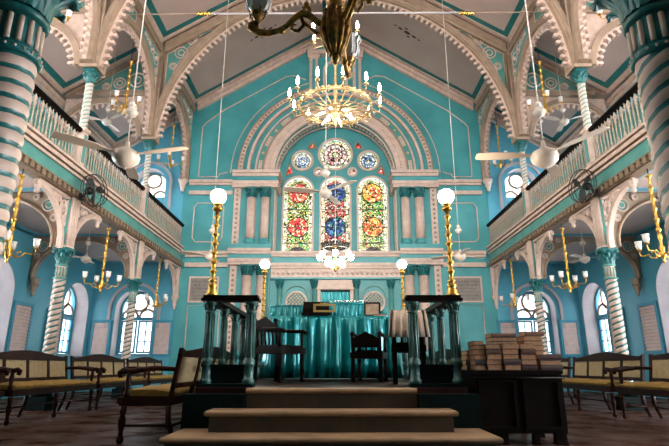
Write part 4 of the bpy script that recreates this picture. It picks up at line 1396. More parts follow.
# dark box stand with a gilt frame
g = thing('book_stand', (TX - .16, 7.80, TZ - .004), 'dark folding book stand with small gilt frame on the satin table', 'stand')
b = MB(); b.prism([(-.09, 0), (.09, 0), (.09, .20), (.03, .22), (-.09, .10)], lambda u, v, w: (w, u, v), -.26, .14); b.box(-.28, .16, -.10, -.075, .0, .04); b.build('box', 'wood', g)
b = MB()
frame_poly(b, [(-.10, .045), (.24, .045), (.24, .17), (-.10, .17)], [(-.065, .075), (.205, .075), (.205, .14), (-.065, .14)], face_y(-.094), 0, .022); b.ball((.07, -.105, .175), .018, 8, 6); b.box(.0, .14, -.118, -.094, .165, .185)
b.build('gilt_frame', 'gilt', g)
# framed print on the right
g = thing('framed_picture', (TX + .66, 8.0, TZ - .004), 'small framed brown print propped on the right end of the satin table', 'picture')
b = MB()
T = lambda u, v, w: (u, v * .18 - w, .012 + v * .98)
frame_poly(b, [(-.13, 0), (.13, 0), (.13, .23), (-.13, .23)], [(-.105, .025), (.105, .025), (.105, .205), (-.105, .205)], T, 0, .02); b.build('frame', 'wood', g)
b = MB(); b.prism([(-.108, .022), (.108, .022), (.108, .208), (-.108, .208)], T, .004, .010)
b.box(-.1, .1, -.03, -.02, .0, .012); b.build('print', 'picture', g)
b = MB(); b.prism([(.03, .0), (.07, .0), (.05, .2)], lambda u, v, w: (w, u, v), -.015, .015); b.build('strut', 'wood', g)
# crumpled satin cover at the right end
q = MB()
random.seed(11)
n, mrow = 16, 10
vs, fs = [], []
for j in range(mrow + 1):
    for i in range(n):
        a = 2 * pi * i / n
        t = j / mrow
        r = (.13 * cos(t * pi / 2) + .02 * sin(i * 2.3 + j)) * 1.0
        if j == mrow: r = .004
        vs.append((TX + .86 + min(r, .2) * cos(a) * .55, 8.30 + r * sin(a), TZ + .14 * sin(t * pi / 2) + .008 * sin(i * 1.7 + j * 2)))
for j in range(mrow):
    for i in range(n):
        k = (i + 1) % n
        fs.append((j * n + i, j * n + k, (j + 1) * n + k, (j + 1) * n + i))
q.add(vs, fs, 0, True); q.add(vs[:n], [tuple(range(n - 1, -1, -1))], 0)
o = q.build('folded_cover', 'satin'); tag(o, 'crumpled teal satin cover heaped at the right end of the table', 'cloth', kind='thing')
b = MB(); b.box(-.10, .10, -.06, .06, 0, .02, 0); b.box(-.095, .095, -.062, -.055, .003, .017, 1); b.prism([(-.1, .02), (.1, .02), (.1, .026), (-.1, .026)], lambda u, v, w: (u, w, v), -.06, .06)
o = b.build('prayer_book', ['book0', 'paper']); o.location = (TX + .76, 7.85, TZ - .004); tag(o, 'flat dark book at the right front corner of the satin table', 'book', kind='thing')

# ------------------------------------------------------------------ chairs on the platform
def armchair(loc, rz, label, h=1.0, w=.54):
    g = thing('armchair', loc, label, 'chair', 'dark carved chairs on the platform', rz)
    d, sh = .5, min(.44, h - .22)
    b = MB(); b.box(-w / 2, w / 2, -d / 2, d / 2, sh - .08, sh); b.box(-w / 2 + .04, w / 2 - .04, -d / 2 + .03, d / 2 - .05, sh, sh + .03); b.build('seat', 'wood', g)
    tl = [(.024, 0), (.03, .03), (.02, .06), (.034, .14), (.022, .2), (.03, .28), (.03, sh - .081)]
    for sx in (-1, 1):
        b = MB(); b.lathe(tl, 10, (sx * (w / 2 - .035), -d / 2 + .035, 0)); b.build('leg', 'wood', g)
        b = MB(); b.box(sx * (w / 2 - .06), sx * (w / 2 - .01), d / 2 - .06, d / 2 - .01, 0, sh - .081); b.build('leg', 'wood', g)
        b = MB(); b.tube([(sx * (w / 2 - .03), -d / 2 + .05, sh), (sx * (w / 2 - .03), -d / 2 + .05, sh + .2)], .02, 8); b.tube([(sx * (w / 2 - .03), d / 2 - .04, sh + .25), (sx * (w / 2 - .03), 0, sh + .23), (sx * (w / 2 - .03), -d / 2 + .03, sh + .22), (sx * (w / 2 - .03), -d / 2 - .03, sh + .19)], .026, 8); b.build('arm', 'wood', g)
    b = MB()
    for sx in (-1, 1):
        b.tube([(sx * (w / 2 - .035), d / 2 - .035, sh), (sx * (w / 2 - .035), d / 2 + .02, h)], .024, 8)
        b.ball((sx * (w / 2 - .035), d / 2 + .022, h + .02), .032, 8, 6)
    b.prism([(-w / 2 + .03, h - .16), (w / 2 - .03, h - .16), (w / 2 - .03, h - .05), (.1, h), (0, h + .05), (-.1, h), (-w / 2 + .03, h - .05)], lambda u, v, w_: (u, d / 2 + .0 + w_, v), 0, .03)
    for k in range(5):
        x = (k - 2) * .08
        b.tube([(x, d / 2 - .02, sh), (x, d / 2 + .012, h - .15)], .014, 6)
    b.build('backrest', 'wood', g)
    return g
armchair((-.76, 6.95, PH), 1.0, 'dark carved chair on the platform left of the satin table', .82)
armchair((.47, 7.12, PH), 2.9, 'low dark spindled chair in front of the right end of the satin table', .60, .44)
ch2 = armchair((.88, 6.25, PH), 3.05, 'dark chair under the white prayer cloth, beside the right railing', .76, .40)
# prayer cloths hung over the chairs
def draped(loc, rz, w, hf, hb, label):
    q = MB(); n = 40
    vs, fs = [], []
    rows = [(-.075, -hf), (-.075, -hf * .7), (-.07, -hf * .35), (-.05, -.02), (0, .012), (.05, -.02), (.06, -hb * .5), (.065, -hb)]
    for i in range(n + 1):
        t = i / n - .5
        for j, (y, z) in enumerate(rows):
            wv = .014 * sin(i * .9) + .009 * sin(i * 1.9 + 1)
            fl = 1.0 + .14 * max(0, -z / hf)
            vs.append((t * w * fl, y + (wv if j not in (3, 4, 5) else wv * .15) * (1 if y < 0 else -1) - (.06 * (-z) if y < 0 else 0), z))
    P = len(rows)
    for i in range(n):
        for j in range(P - 1):
            fs.append((i * P + j, (i + 1) * P + j, (i + 1) * P + j + 1, i * P + j + 1))
    q.add(vs, fs, 0, True)
    for t in (-.44, -.40, .40, .44):
        st = []
        i = int((t + .5) * n)
        for j in range(P): st.append(Vector(vs[i * P + j]) + Vector((0, -.004 if j < 4 else .004, .004 if j in (3, 4, 5) else 0)))
        q.tube(st, .007, 4, 1)
    o = q.build('prayer_shawl', ['cloth', 'ink']); o.location = loc; o.rotation_euler = (0, 0, rz)
    m = o.modifiers.new('thickness', 'SOLIDIFY'); m.thickness = .004; m.offset = 1
    tag(o, label, 'cloth', kind='thing'); return o
def over_back(c, h, w, hf, label):
    p = Matrix.Translation(c.location) @ Matrix.Rotation(c.rotation_euler.z, 4, 'Z') @ Vector((0, .272, h + .062))
    draped(p, c.rotation_euler.z + pi, w, hf, .06, label)
over_back(ch2, .76, .42, .30, 'white striped prayer cloth hung over a chair back beside the right railing')

# ------------------------------------------------------------------ benches
def bench(label, L=2.28, npan=4, group='long cushioned benches', loc=(0, 0, 0), rz=0):
    """length along local y, sitter faces local +x, origin under the middle"""
    g = thing('bench', loc, label, 'bench', group, rz)
    h = L / 2
    D = .52
    b = MB()
    b.box(-D / 2 + .03, D / 2, -h + .02, h - .02, .34, .41); b.box(D / 2 - .03, D / 2 + .012, -h, h, .36, .42)
    b.box(-D / 2 + .02, D / 2 - .02, -h + .05, h - .05, .405, .425)
    b.build('seat', 'redwood', g)
    b = MB()
    n = 26
    vs, fs = [], []
    for i in range(n + 1):
        y = -h + .09 + (L - .18) * i / n
        e = 1 - .35 * (abs(2 * i / n - 1) ** 8)
        z = .425
        for (x, dz) in ((-D / 2 + .06, 0), (-D / 2 + .06, .055 * e), (-.05, .085 * e), (D / 2 - .06, .08 * e), (D / 2 - .005, .05 * e), (D / 2 - .012, 0)):
            vs.append((x, y, z + dz + .004 * sin(i * 1.3)))
    for i in range(n):
        for j in range(6):
            k = (j + 1) % 6
            fs.append((i * 6 + j, i * 6 + k, (i + 1) * 6 + k, (i + 1) * 6 + j))
    b.add(vs, fs, 0, True); b.add(vs[:6] + vs[-6:], [tuple(range(6)), tuple(range(11, 5, -1))])
    b.tube([(D / 2 - .008, -h + .1, .455), (D / 2 - .008, h - .1, .455)], .012, 5)
    b.build('cushion', 'cushion', g)
    bx = lambda z: -D / 2 + .03 - .16 * (z - .4)
    b = MB()
    top = lambda t: .885 + .055 * cos(t * pi * 2) * (abs(t) < .5) * .6 + .025 * cos(t * pi)
    pts = [(-h + L * i / 24, top(i / 24 - .5)) for i in range(25)]
    b.prism([(-h, .80)] + pts + [(h, .80)][::1], lambda u, v, w: (bx(v) + w, u, v), -.018, .022)
    b.prism([(-h, .50), (h, .50), (h, .55), (-h, .55)], lambda u, v, w: (bx(v) + w, u, v), -.016, .018)
    for i in range(npan + 1):
        y = -h + .03 + (L - .06) * i / npan
        b.prism([(y - .03, .40), (y + .03, .40), (y + .03, .82), (y - .03, .82)], lambda u, v, w: (bx(v) + w, u, v), -.018, .018)
    b.build('back_frame', 'redwood', g)
    for i in range(npan):
        y0, y1 = -h + .06 + (L - .06) * i / npan, -h + (L - .06) * (i + 1) / npan
        b = MB(); b.prism([(y0 - .003, .545), (y1 + .003, .545), (y1 + .003, .805), (y0 - .003, .805)], lambda u, v, w: (bx(v) + w, u, v), -.004, .006)
        for k in range(1, 4):
            yy = y0 + (y1 - y0) * k / 4
            b.prism([(yy - .002, .55), (yy + .002, .55), (yy + .002, .80), (yy - .002, .80)], lambda u, v, w: (bx(v) + w, u, v), .006, .008)
        b.build('back_panel', 'rattan', g)
    leg = [(.022, 0), (.034, .02), (.036, .04), (.02, .07), (.026, .085), (.02, .10), (.036, .17), (.038, .21), (.022, .26), (.032, .275), (.034, .335)]
    for y in (-h + .05, 0, h - .05):
        b = MB(); b.lathe(leg, 10, (D / 2 - .035, y, 0)); b.build('leg', 'redwood', g)
        b = MB(); b.tube([(-D / 2 - .03, y, 0), (-D / 2 + .04, y, .2), (-D / 2 + .05, y, .335)], [.022, .028, .03], 8); b.build('leg', 'redwood', g)
    b = MB()
    for y in (-h + .05, h - .05):
        b.tube([(-D / 2 + .04, y, .16), (D / 2 - .035, y, .16)], .014, 6)
    b.tube([(-D / 2 + .03, -h + .05, .15), (-D / 2 + .03, h - .05, .15)], .014, 6)
    b.build('stretcher', 'redwood', g)
    for y in (-h + .045, h - .045):
        b = MB()
        b.tube([(bx(.68), y, .68), (-.05, y, .69), (.10, y, .67), (.20, y, .655), (.26, y, .665), (.295, y, .645), (.285, y, .615), (.262, y, .62)], [.022, .026, .028, .03, .034, .032, .026, .02], 8)
        b.lathe([(.026, .42), (.03, .45), (.02, .48), (.032, .56), (.022, .61), (.03, .65)], 10, (D / 2 - .06, y, 0))
        b.build('arm', 'redwood', g)
    return g
yb = [5.55, 8.95 - 1.17, 10.18, 12.58, 14.55]
bn = bench('bench along the right colonnade, second from the camera, whole side in view', loc=(4.32, 8.90, 0), rz=pi)
dup(bn, (4.32, 6.46, 0), 'bench along the right colonnade nearest the right edge of the picture', rz=pi)
dup(bn, (4.32, 11.34, 0), 'bench along the right colonnade, third from the camera, beside the book pile', rz=pi)
dup(bn, (-4.32, 7.76, 0), 'bench along the left colonnade with long mustard cushion, nearest whole one', rz=0)
dup(bn, (-4.32, 5.32, 0), 'bench at the left edge of the picture, only its curled arm showing', rz=0)
dup(bn, (-4.32, 10.20, 0), 'bench along the left colonnade, next beyond the nearest whole one', rz=0)
dup(bn, (-4.32, 12.64, 0), 'farthest bench along the left colonnade below the end window', rz=0)
bench('dark bench in the left foreground with its back to the platform steps', 2.9, 4, 'benches beside the platform', (-1.83, 6.55, 0), pi)
bench('dark bench right of the platform, mostly hidden by the book cabinet', 2.9, 4, 'benches beside the platform', (1.86, 7.35, 0), 0)

# ------------------------------------------------------------------ cabinet of books
cb = thing('book_cabinet', (1.765, 5.37, 0), 'black wooden cabinet table loaded with old books', 'cabinet')
b = MB(); b.box(-.43, .43, -.34, .34, .635, .67); b.build('top', 'wood', cb)
b = MB(); b.box(-.42, .42, -.32, -.28, .10, .635); b.box(-.42, -.38, -.28, .32, .10, .635); b.box(.38, .42, -.28, .32, .10, .635); b.box(-.39, .39, .26, .30, .50, .635)
for x in (-.22, .20):
    frame_poly(b, [(x - .17, .13), (x + .19, .13), (x + .19, .59), (x - .17, .59)], [(x - .14, .16), (x + .16, .16), (x + .16, .56), (x - .14, .56)], face_y(-.32), 0, .015)
b.build('body', 'wood', cb)
b = MB(); b.tube([(-.435, -.345, .6), (.435, -.345, .6)], .01, 5); b.build('moulding', 'wood', cb)
for x, y in ((-.28, -.27), (.36, -.27), (-.28, .27), (.36, .27), (.13, -.27)):
    w = .14 if x < 0 else (.05 if x > .3 else .025)
    b = MB(); b.box(x - w, x + w, y - .04, y + .04, .02, .10); b.box(x - w - .005, x + w + .005, y - .045, y + .045, 0, .02); b.build('leg', 'wood', cb)

# books: stacks lying flat, page edges or spines to the camera
def book_mesh(w, d, h, mat):
    q = MB(); c = .004
    q.box(-w / 2, w / 2, -d / 2, d / 2, 0, c, 0); q.box(-w / 2, w / 2, -d / 2, d / 2, h - c, h, 0)
    q.box(-w / 2 + .006, w / 2 - .006, -d / 2 + .006, d / 2 - .008, c, h - c, 1)
    k = 6
    vs = []
    for i in range(k + 1):     # rounded spine
        a = -pi / 2 + pi * i / k
        for x in (-w / 2, w / 2):
            vs.append((x, d / 2 - .008 + .012 * cos(a), h / 2 + h / 2 * sin(a)))
    q.add(vs, [(2 * i, 2 * i + 1, 2 * i + 3, 2 * i + 2) for i in range(k)], 0)
    q.add([vs[0], vs[1], vs[-1], vs[-2]], [(0, 1, 2, 3)], 0)
    return q
random.seed(21)
CT = .671
stacks = [  # x centre, y, width, book heights, place
    (1.415, 5.16, .115, [.045, .05, .045, .05, .04, .04], 'far left front stack'), (1.545, 5.15, .15, [.05, .045, .05, .05, .045], 'second front stack from the left'),
    (1.715, 5.14, .165, [.05, .05, .045, .05, .05], 'third front stack from the left'), (1.885, 5.15, .155, [.05, .045, .05, .05, .05], 'fourth front stack from the left'),
    (2.10, 5.16, .22, [.045, .05, .05], 'low front stack at the right end')]
ORD = ['lowest', 'second', 'third', 'fourth', 'fifth', 'sixth', 'seventh', 'eighth', 'ninth', 'tenth']
tone = ['red-brown', 'dark brown', 'russet', 'charcoal', 'tan', 'maroon']
def place_book(x, y, z, w, h, rz, k, label, d=.24):
    q = book_mesh(w, d, h, None)
    o = q.build('book', ['book%d' % k, 'paper']); o.location = (x, y, z); o.rotation_euler = (0, 0, rz)
    tag(o, label, 'book', 'old books piled on the cabinet', 'thing')
    return o
def nth(i, n): return 'topmost' if i == n - 1 else ORD[i] + ('' if i == 0 else ' up')
def pile(x, y, w, hs, ks, nm, jit=.008, d=.24, back=.35):
    z = CT
    for i, h in enumerate(hs):
        k = ks[i] if ks else random.randrange(6)
        place_book(x + random.uniform(-jit, jit), y + random.uniform(-.008, .008), z, w * random.uniform(.93, 1), h, (pi if random.random() < back else 0) + random.uniform(-.02, .02), k,
                   '%s book, %s in the %s on the cabinet' % (tone[k], nth(i, len(hs)), nm), d)
        z += h + .001
    return z
for x, y, w, hs, nm in stacks:
    pile(x, y, w, hs, None, nm, .004, .22, .4)
pile(2.075, 5.46, .20, [.05, .045, .05, .045, .05, .045, .05, .045], [4, 2, 0, 4, 5, 4, 2, 4], 'tall back stack at the right', .012)
zt = pile(1.76, 5.46, .27, [.05, .045, .05, .045, .05, .04, .04, .04], [1, 3, 1, 5, 0, 4, 3, 2], 'broad back pile', .012)
pile(1.44, 5.46, .19, [.05, .045, .05, .045], [3, 1, 3, 5], 'left back pile', .008)
# ------------------------------------------------------------------ ark in the end wall
ak = thing('ark', (0, YE - .02, 1.0), 'ark doorway with pale lintel and teal curtain in the middle of the end wall', 'ark')
q = MB()
q.box(-.56, .56, YE - .10, YE - .01, 3.10, 3.34, 0); q.box(-.60, .60, YE - .13, YE - .01, 3.04, 3.10, 0)
for s in (-1, 1): q.box(s * .47, s * .56, YE - .09, YE - .01, 1.0, 3.04, 0)
q.build('door_frame', 'cream', ak, True)
q = MB(); q.tube([(-.46, YE - .09, 2.99), (.46, YE - .09, 2.99)], .022, 8); q.build('curtain_rod', 'black', ak, True)
q = MB(); n = 70; vs = []; fs = []
for i in range(n + 1):
    x = -.45 + .90 * i / n
    y = YE - .06 + .014 * sin(i * .95)
    for z in (1.05, 2.0, 2.98): vs.append((x, y, z))
for i in range(n):
    for j in range(2): fs.append((i * 3 + j, i * 3 + 3 + j, i * 3 + 4 + j, i * 3 + 1 + j))
q.add(vs, fs, 0, True); o = q.build('curtain', 'satin', ak, True)
q = MB(); q.box(-.46, .46, YE - .03, YE - .01, 1.0, 3.04); q.build('door', 'deepteal', ak, True)

# stone tablets with lettering on the end wall
def tablet(cx, label):
    g = thing('memorial_tablet', (cx, YE - .004, 3.05), label, 'tablet', 'grey inscribed tablets on the end wall')
    q = MB(); q.box(-.42, .42, -.035, 0, -.36, .36); q.build('slab', 'marble', g)
    q = MB(); frame_poly(q, [(-.47, -.41), (.47, -.41), (.47, .41), (-.47, .41)], [(-.42, -.36), (.42, -.36), (.42, .36), (-.42, .36)], face_y(0), 0, .05); q.build('frame', 'cream', g)
    rnd = random.Random(int(cx * 10) + 50)
    q = MB()
    for row in range(6):     # rows of square letters, worn and hard to make out
        big = row < 2
        z = .27 - row * .105 - (.02 if row > 1 else 0)
        hh = .062 if big else .034
        x = -.36
        while x < .34:
            w = hh * rnd.choice([.7, .85, .6, .4])
            if rnd.random() < .16: x += hh * .8; continue
            k = rnd.randrange(4)
            t = hh * .2
            if k != 3: q.box(x, x + w, -.039, -.034, z - t, z)
            if k in (0, 2, 3): q.box(x + w - t, x + w, -.039, -.034, z - hh, z)
            if k == 2: q.box(x, x + w, -.039, -.034, z - hh, z - hh + t)
            if k == 1: q.box(x + w * .4, x + w * .4 + t, -.039, -.034, z - hh, z)
            x += w + hh * .3
    q.build('lettering', 'ink', g)
tablet(-4.16, 'grey stone tablet with rows of lettering on the end wall, left of the pilasters')
tablet(4.16, 'grey stone tablet with rows of lettering on the end wall, right of the pilasters')
# ------------------------------------------------------------------ chandeliers and lamps
def tulip(mb, c, r, h, m=0, n=14):
    mb.lathe([(r * .35, 0), (r * .75, h * .18), (r * .95, h * .42), (r * .85, h * .70), (r * .95, h * .88), (r * 1.15, h), (r * 1.08, h), (r * .80, h * .70), (r * .88, h * .42), (r * .6, h * .18), (r * .2, h * .06)], n, c, m)

# great candle chandelier over the platform
CH = (0.0, 8.0, 5.15)
g = thing('chandelier', CH, 'great pale gold chandelier with a ring of lit candle bulbs over the platform', 'chandelier')
b = MB(); b.ring((0, 0, 0), .64, .022, 'z', 48, 7); b.ring((0, 0, .035), .64, .014, 'z', 48, 5)
for k in range(36):
    a = 2 * pi * k / 36
    b.ball((.64 * cos(a), .64 * sin(a), .055), .022, 6, 4)
    b.ball((.64 * cos(a), .64 * sin(a), -.04), .018, 6, 4)
b.build('ring', 'palegold', g)
b = MB(); b.lathe([(.012, -.38), (.04, -.34), (.02, -.29), (.07, -.2), (.09, -.12), (.05, -.04), (.10, 0), (.11, .04), (.05, .10), (.03, .2), (.055, .28), (.03, .36), (.025, .8), (.05, .9), (.03, 1.0), (.09, 1.3), (.10, 1.36), (.03, 1.42), (.02, 1.9)], 16); b.build('stem', 'palegold', g)
b = MB(); b.tube([(0, 0, 1.9), (0, 0, 12.40 - CH[2])], .010, 6); b.build('hanging_rod', 'fan', g)
for k in range(20):
    a = 2 * pi * k / 20
    b = MB(); ca, sa = cos(a), sin(a)
    b.tube([(.08 * ca, .08 * sa, .02), (.2 * ca, .2 * sa, -.05 if k % 2 else -.03), (.38 * ca, .38 * sa, -.035), (.52 * ca, .52 * sa, .03), (.63 * ca, .63 * sa, .0)], .011, 5)
    b.build('spoke', 'palegold', g)
def candle(g, a, r0, r1, z0, z1, out=0.0, L=.13):
    ca, sa = cos(a), sin(a)
    b = MB()
    b.tube([(r0 * ca, r0 * sa, z0), ((r0 + .06) * ca, (r0 + .06) * sa, z0 - .05), ((r1 - .02) * ca, (r1 - .02) * sa, z0 - .04), (r1 * ca, r1 * sa, z1 - .02)], .011, 6)
    b.lathe([(.012, -.03), (.035, -.015), (.045, 0), (.04, .004), (.015, .006)], 10, (r1 * ca, r1 * sa, z1))
    b.tube([(r1 * ca, r1 * sa, z1), (r1 * ca, r1 * sa, z1 + .06)], .013, 8)
    o = b.build('arm', 'palegold', g)
    c = MB(); c.lathe([(.008, .06), (.024, .08), (.027, .12), (.016, .19), (.002, .23)], 10, (r1 * ca, r1 * sa, z1)); c.build('bulb', 'bulb', o)
for k in range(12): candle(g, 2 * pi * (k + .3) / 12, .64, .82, .02, .09)
for k in range(8): candle(g, 2 * pi * (k + .5) / 8, .04, .44, 1.38, 1.46)
for k in range(6):
    a = 2 * pi * (k + .2) / 6
    b = MB(); ca, sa = cos(a), sin(a)
    b.tube([(.06 * ca, .06 * sa, -.10), (.13 * ca, .13 * sa, -.14), (.19 * ca, .19 * sa, -.12)], .012, 6)
    o = b.build('lower_arm', 'palegold', g)
    c = MB(); c.tube([(.19 * ca, .19 * sa, -.12), (.26 * ca, .26 * sa, -.15), (.36 * ca, .36 * sa, -.20)], [.014, .022, .006], 8); c.build('bulb', 'softbulb', o)

# small lit pendant with tulip shades before the ark
PD = (0, 12.0, 3.22)
g = thing('pendant_chandelier', PD, 'small gold pendant with a cluster of lit tulip shades in front of the ark', 'chandelier')
b = MB(); b.lathe([(.01, -.30), (.04, -.26), (.02, -.2), (.06, -.12), (.07, -.04), (.03, .05), (.03, .25), (.05, .3), (.02, .36)], 12); b.build('stem', 'gold', g)
b = MB(); b.tube([(0, 0, .36), (0, 0, 12.40 - PD[2])], .008, 5); b.build('hanging_rod', 'fan', g)
b = MB(); b.ring((0, 0, .30), .30, .03, 'z', 28, 6)
for k in range(26):
    a = 2 * pi * k / 26; b.tube([(.30 * cos(a), .30 * sin(a), .31), (.33 * cos(a), .33 * sin(a), .38), (.36 * cos(a), .36 * sin(a), .42)], [.03, .028, .008], 5)
for k in range(3):
    a = 2 * pi * k / 3; b.tube([(0, 0, .30), (.3 * cos(a), .3 * sin(a), .30)], .01, 5)
b.build('crown', 'black', g)
for k in range(11):
    inner = k >= 7
    a = 2 * pi * (k + .25) / (4 if inner else 7)
    r, z = (.20, -.16) if inner else (.40, .02)
    ca, sa = cos(a), sin(a)
    b = MB(); b.tube([(.03 * ca, .03 * sa, -.02), (r * .5 * ca, r * .5 * sa, z - .06), (r * ca, r * sa, z)], .011, 5); o = b.build('arm', 'gold', g)
    c = MB(); c.ball((r * ca, r * sa, z + .045), .062, 12, 8, 0, 1.05); c.lathe([(.045, .08), (.068, .12), (.06, .122), (.03, .10)], 12, (r * ca, r * sa, z)); c.build('shade', 'tulip', o)

# big bronze chandelier close to the camera, cut by the top edge
FC = (0.0, 2.7, 2.50)
g = thing('chandelier', FC, 'dark bronze chandelier with clear glass tulips, close up and cut by the top edge', 'chandelier')
b = MB()
b.lathe([(.006, 0), (.022, .02), (.03, .045), (.018, .07), (.028, .09), (.055, .13), (.075, .19), (.085, .26), (.075, .33), (.06, .36), (.068, .385), (.05, .41), (.06, .45), (.075, .50), (.055, .56), (.03, .60), (.03, .9), (.02, 1.2)], 20)
for k in range(12):
    a = 2 * pi * k / 12
    b.tube([(.03 * cos(a), .03 * sin(a), .06), (.062 * cos(a), .062 * sin(a), .13), (.088 * cos(a), .088 * sin(a), .23), (.085 * cos(a), .085 * sin(a), .31), (.07 * cos(a), .07 * sin(a), .35)], [.008, .014, .017, .014, .006], 5)
    b.ball((.072 * cos(a), .072 * sin(a), .37), .014, 6, 4)
b.build('body', 'bronze', g)
for ang in (181, 79, 305):
    a = radians(ang); ca, sa = cos(a), sin(a)
    P = lambda r, z: (r * ca, r * sa, z)
    b = MB()
    b.tube([P(.06, .27), P(.11, .30), P(.17, .355), P(.215, .365), P(.26, .33), P(.31, .27), P(.36, .235), P(.42, .218), P(.48, .222), P(.52, .245), P(.535, .275), P(.52, .29), P(.50, .275)], [.018, .022, .026, .026, .022, .02, .018, .022, .024, .026, .026, .018, .01], 8)
    b.tube([P(.22, .345), P(.20, .28), P(.235, .235), P(.275, .245), P(.27, .285), P(.245, .28)], [.014, .013, .013, .012, .011, .008], 6)
    b.tube([P(.20, .30), P(.15, .25), P(.12, .22), P(.10, .23)], [.012, .014, .012, .008], 6)
    b.tube([P(.17, .35), P(.165, .40), P(.185, .425), P(.205, .41), P(.195, .39)], [.015, .013, .016, .013, .008], 6)
    b.ball(P(.185, .44), .018, 8, 5); b.ball(P(.535, .26), .026, 8, 6); b.ball(P(.34, .24), .026, 8, 6)
    o = b.build('arm', 'bronze', g)
    b = MB(); c = P(.495, .0)
    b.lathe([(.012, .235), (.014, .30), (.03, .315), (.022, .325), (.034, .345), (.05, .36), (.046, .365), (.01, .36)], 14, c)
    for k in range(6):
        t = 2 * pi * k / 6
        b.tube([(c[0] + .012 * cos(t), c[1] + .012 * sin(t), .30), (c[0] + .045 * cos(t), c[1] + .045 * sin(t), .335), (c[0] + .052 * cos(t), c[1] + .052 * sin(t), .39), (c[0] + .036 * cos(t), c[1] + .036 * sin(t), .40)], .006, 5)
    b.build('cup', 'bronze', o)
    s = MB(); tulip(s, (c[0], c[1], .362), .082, .17, 0, 16)
    for k in range(10):
        t = 2 * pi * k / 10
        s.tube([(c[0] + .062 * cos(t), c[1] + .062 * sin(t), .39), (c[0] + .08 * cos(t), c[1] + .08 * sin(t), .433), (c[0] + .072 * cos(t), c[1] + .072 * sin(t), .48), (c[0] + .094 * cos(t), c[1] + .094 * sin(t), .53)], .007, 4)
    s.build('glass_shade', 'crystal', o)
b = MB(); b.tube([(0, 0, 1.2), (0, 0, 1.85)], .010, 6); b.build('hanging_rod', 'bronze', g)

# hanging brass lamps with four glass shades
def brass_lamp(loc, top, label, group, rz=0.0, lift=0.0, n=4, mat='brass'):
    """origin at the bottom finial, top = height of the ceiling hook above it"""
    g = thing('hanging_lamp', loc, label, 'lamp', group, rz)
    b = MB()
    b.lathe([(.006, 0), (.025, .03), (.015, .06), (.04, .10), (.05, .15), (.03, .2), (.045, .24), (.022, .28), (.02, .36), (.032, .40), (.032, .45), (.018, .48)], 12)
    z = .5
    pr = [(.018, .48)]
    while z < min(top, 1.45) - .12:
        pr += [(.024, z), (.038, z + .02), (.040, z + .04), (.024, z + .06)]; z += .17
    pr += [(.018, min(top, 1.45) - .07), (.05, min(top, 1.45) - .04), (.055, min(top, 1.45) - .015), (.012, min(top, 1.45) - .002)]
    b.lathe(pr, 10)
    b.build('stem', mat, g)
    if top > 1.45:
        b = MB(); b.tube([(0, 0, 1.44), (0, 0, top)], .008, 5); b.build('hanging_rod', 'black', g)
    for k in range(n):
        a = 2 * pi * k / n + pi / 7
        ca, sa = cos(a), sin(a)
        P = lambda r, zz: (r * ca, r * sa, zz)
        b = MB()
        b.tube([P(.03, .16), P(.10, .10), P(.18, .12), P(.22, .18), P(.27, .17), P(.33, .17), P(.355, .22), P(.355, .27)], [.012, .013, .013, .012, .011, .011, .011, .012], 6)
        b.tube([P(.10, .11), P(.12, .18), P(.16, .2), P(.17, .17)], .008, 5)
        b.lathe([(.012, .26), (.035, .275), (.04, .285), (.012, .287)], 10, (.355 * ca, .355 * sa, 0))
        o = b.build('arm', mat, g)
        s = MB(); tulip(s, (.355 * ca, .355 * sa, .285), .052, .13, 0, 12); s.build('glass_shade', 'frost', o)
    return g
GL, GU = 'brass lamps hanging below the galleries', 'brass lamps hanging in the gallery arches'
MID = [YA - 1.685, (YA + YB) / 2, (YB + YE) / 2]
for s in (-1, 1):
    sd = side[s]
    for k, y in enumerate(MID):
        nm = ['nearest, beside the thick column', 'middle one, between the two lower columns', 'farthest, next to the end wall'][k]
        brass_lamp((s * (XN + .02), y + (.18 if k == 0 else 0), 2.22), 1.545, 'brass lamp with glass shades under the %s gallery, %s' % (sd, nm), GL, .3 * k)
        apex = ZC + .78 + (3.37 - .37) / 2 - .13 - .14 + (-.01)
        nm = ['nearest, behind the thick capital', 'middle one, between the two slim columns', 'farthest, next to the end wall'][k]
        brass_lamp((s * XN, y, 6.45), apex - 6.45, 'brass lamp in the arches above the %s gallery, %s' % (sd, nm), GU, .5 + .4 * k)

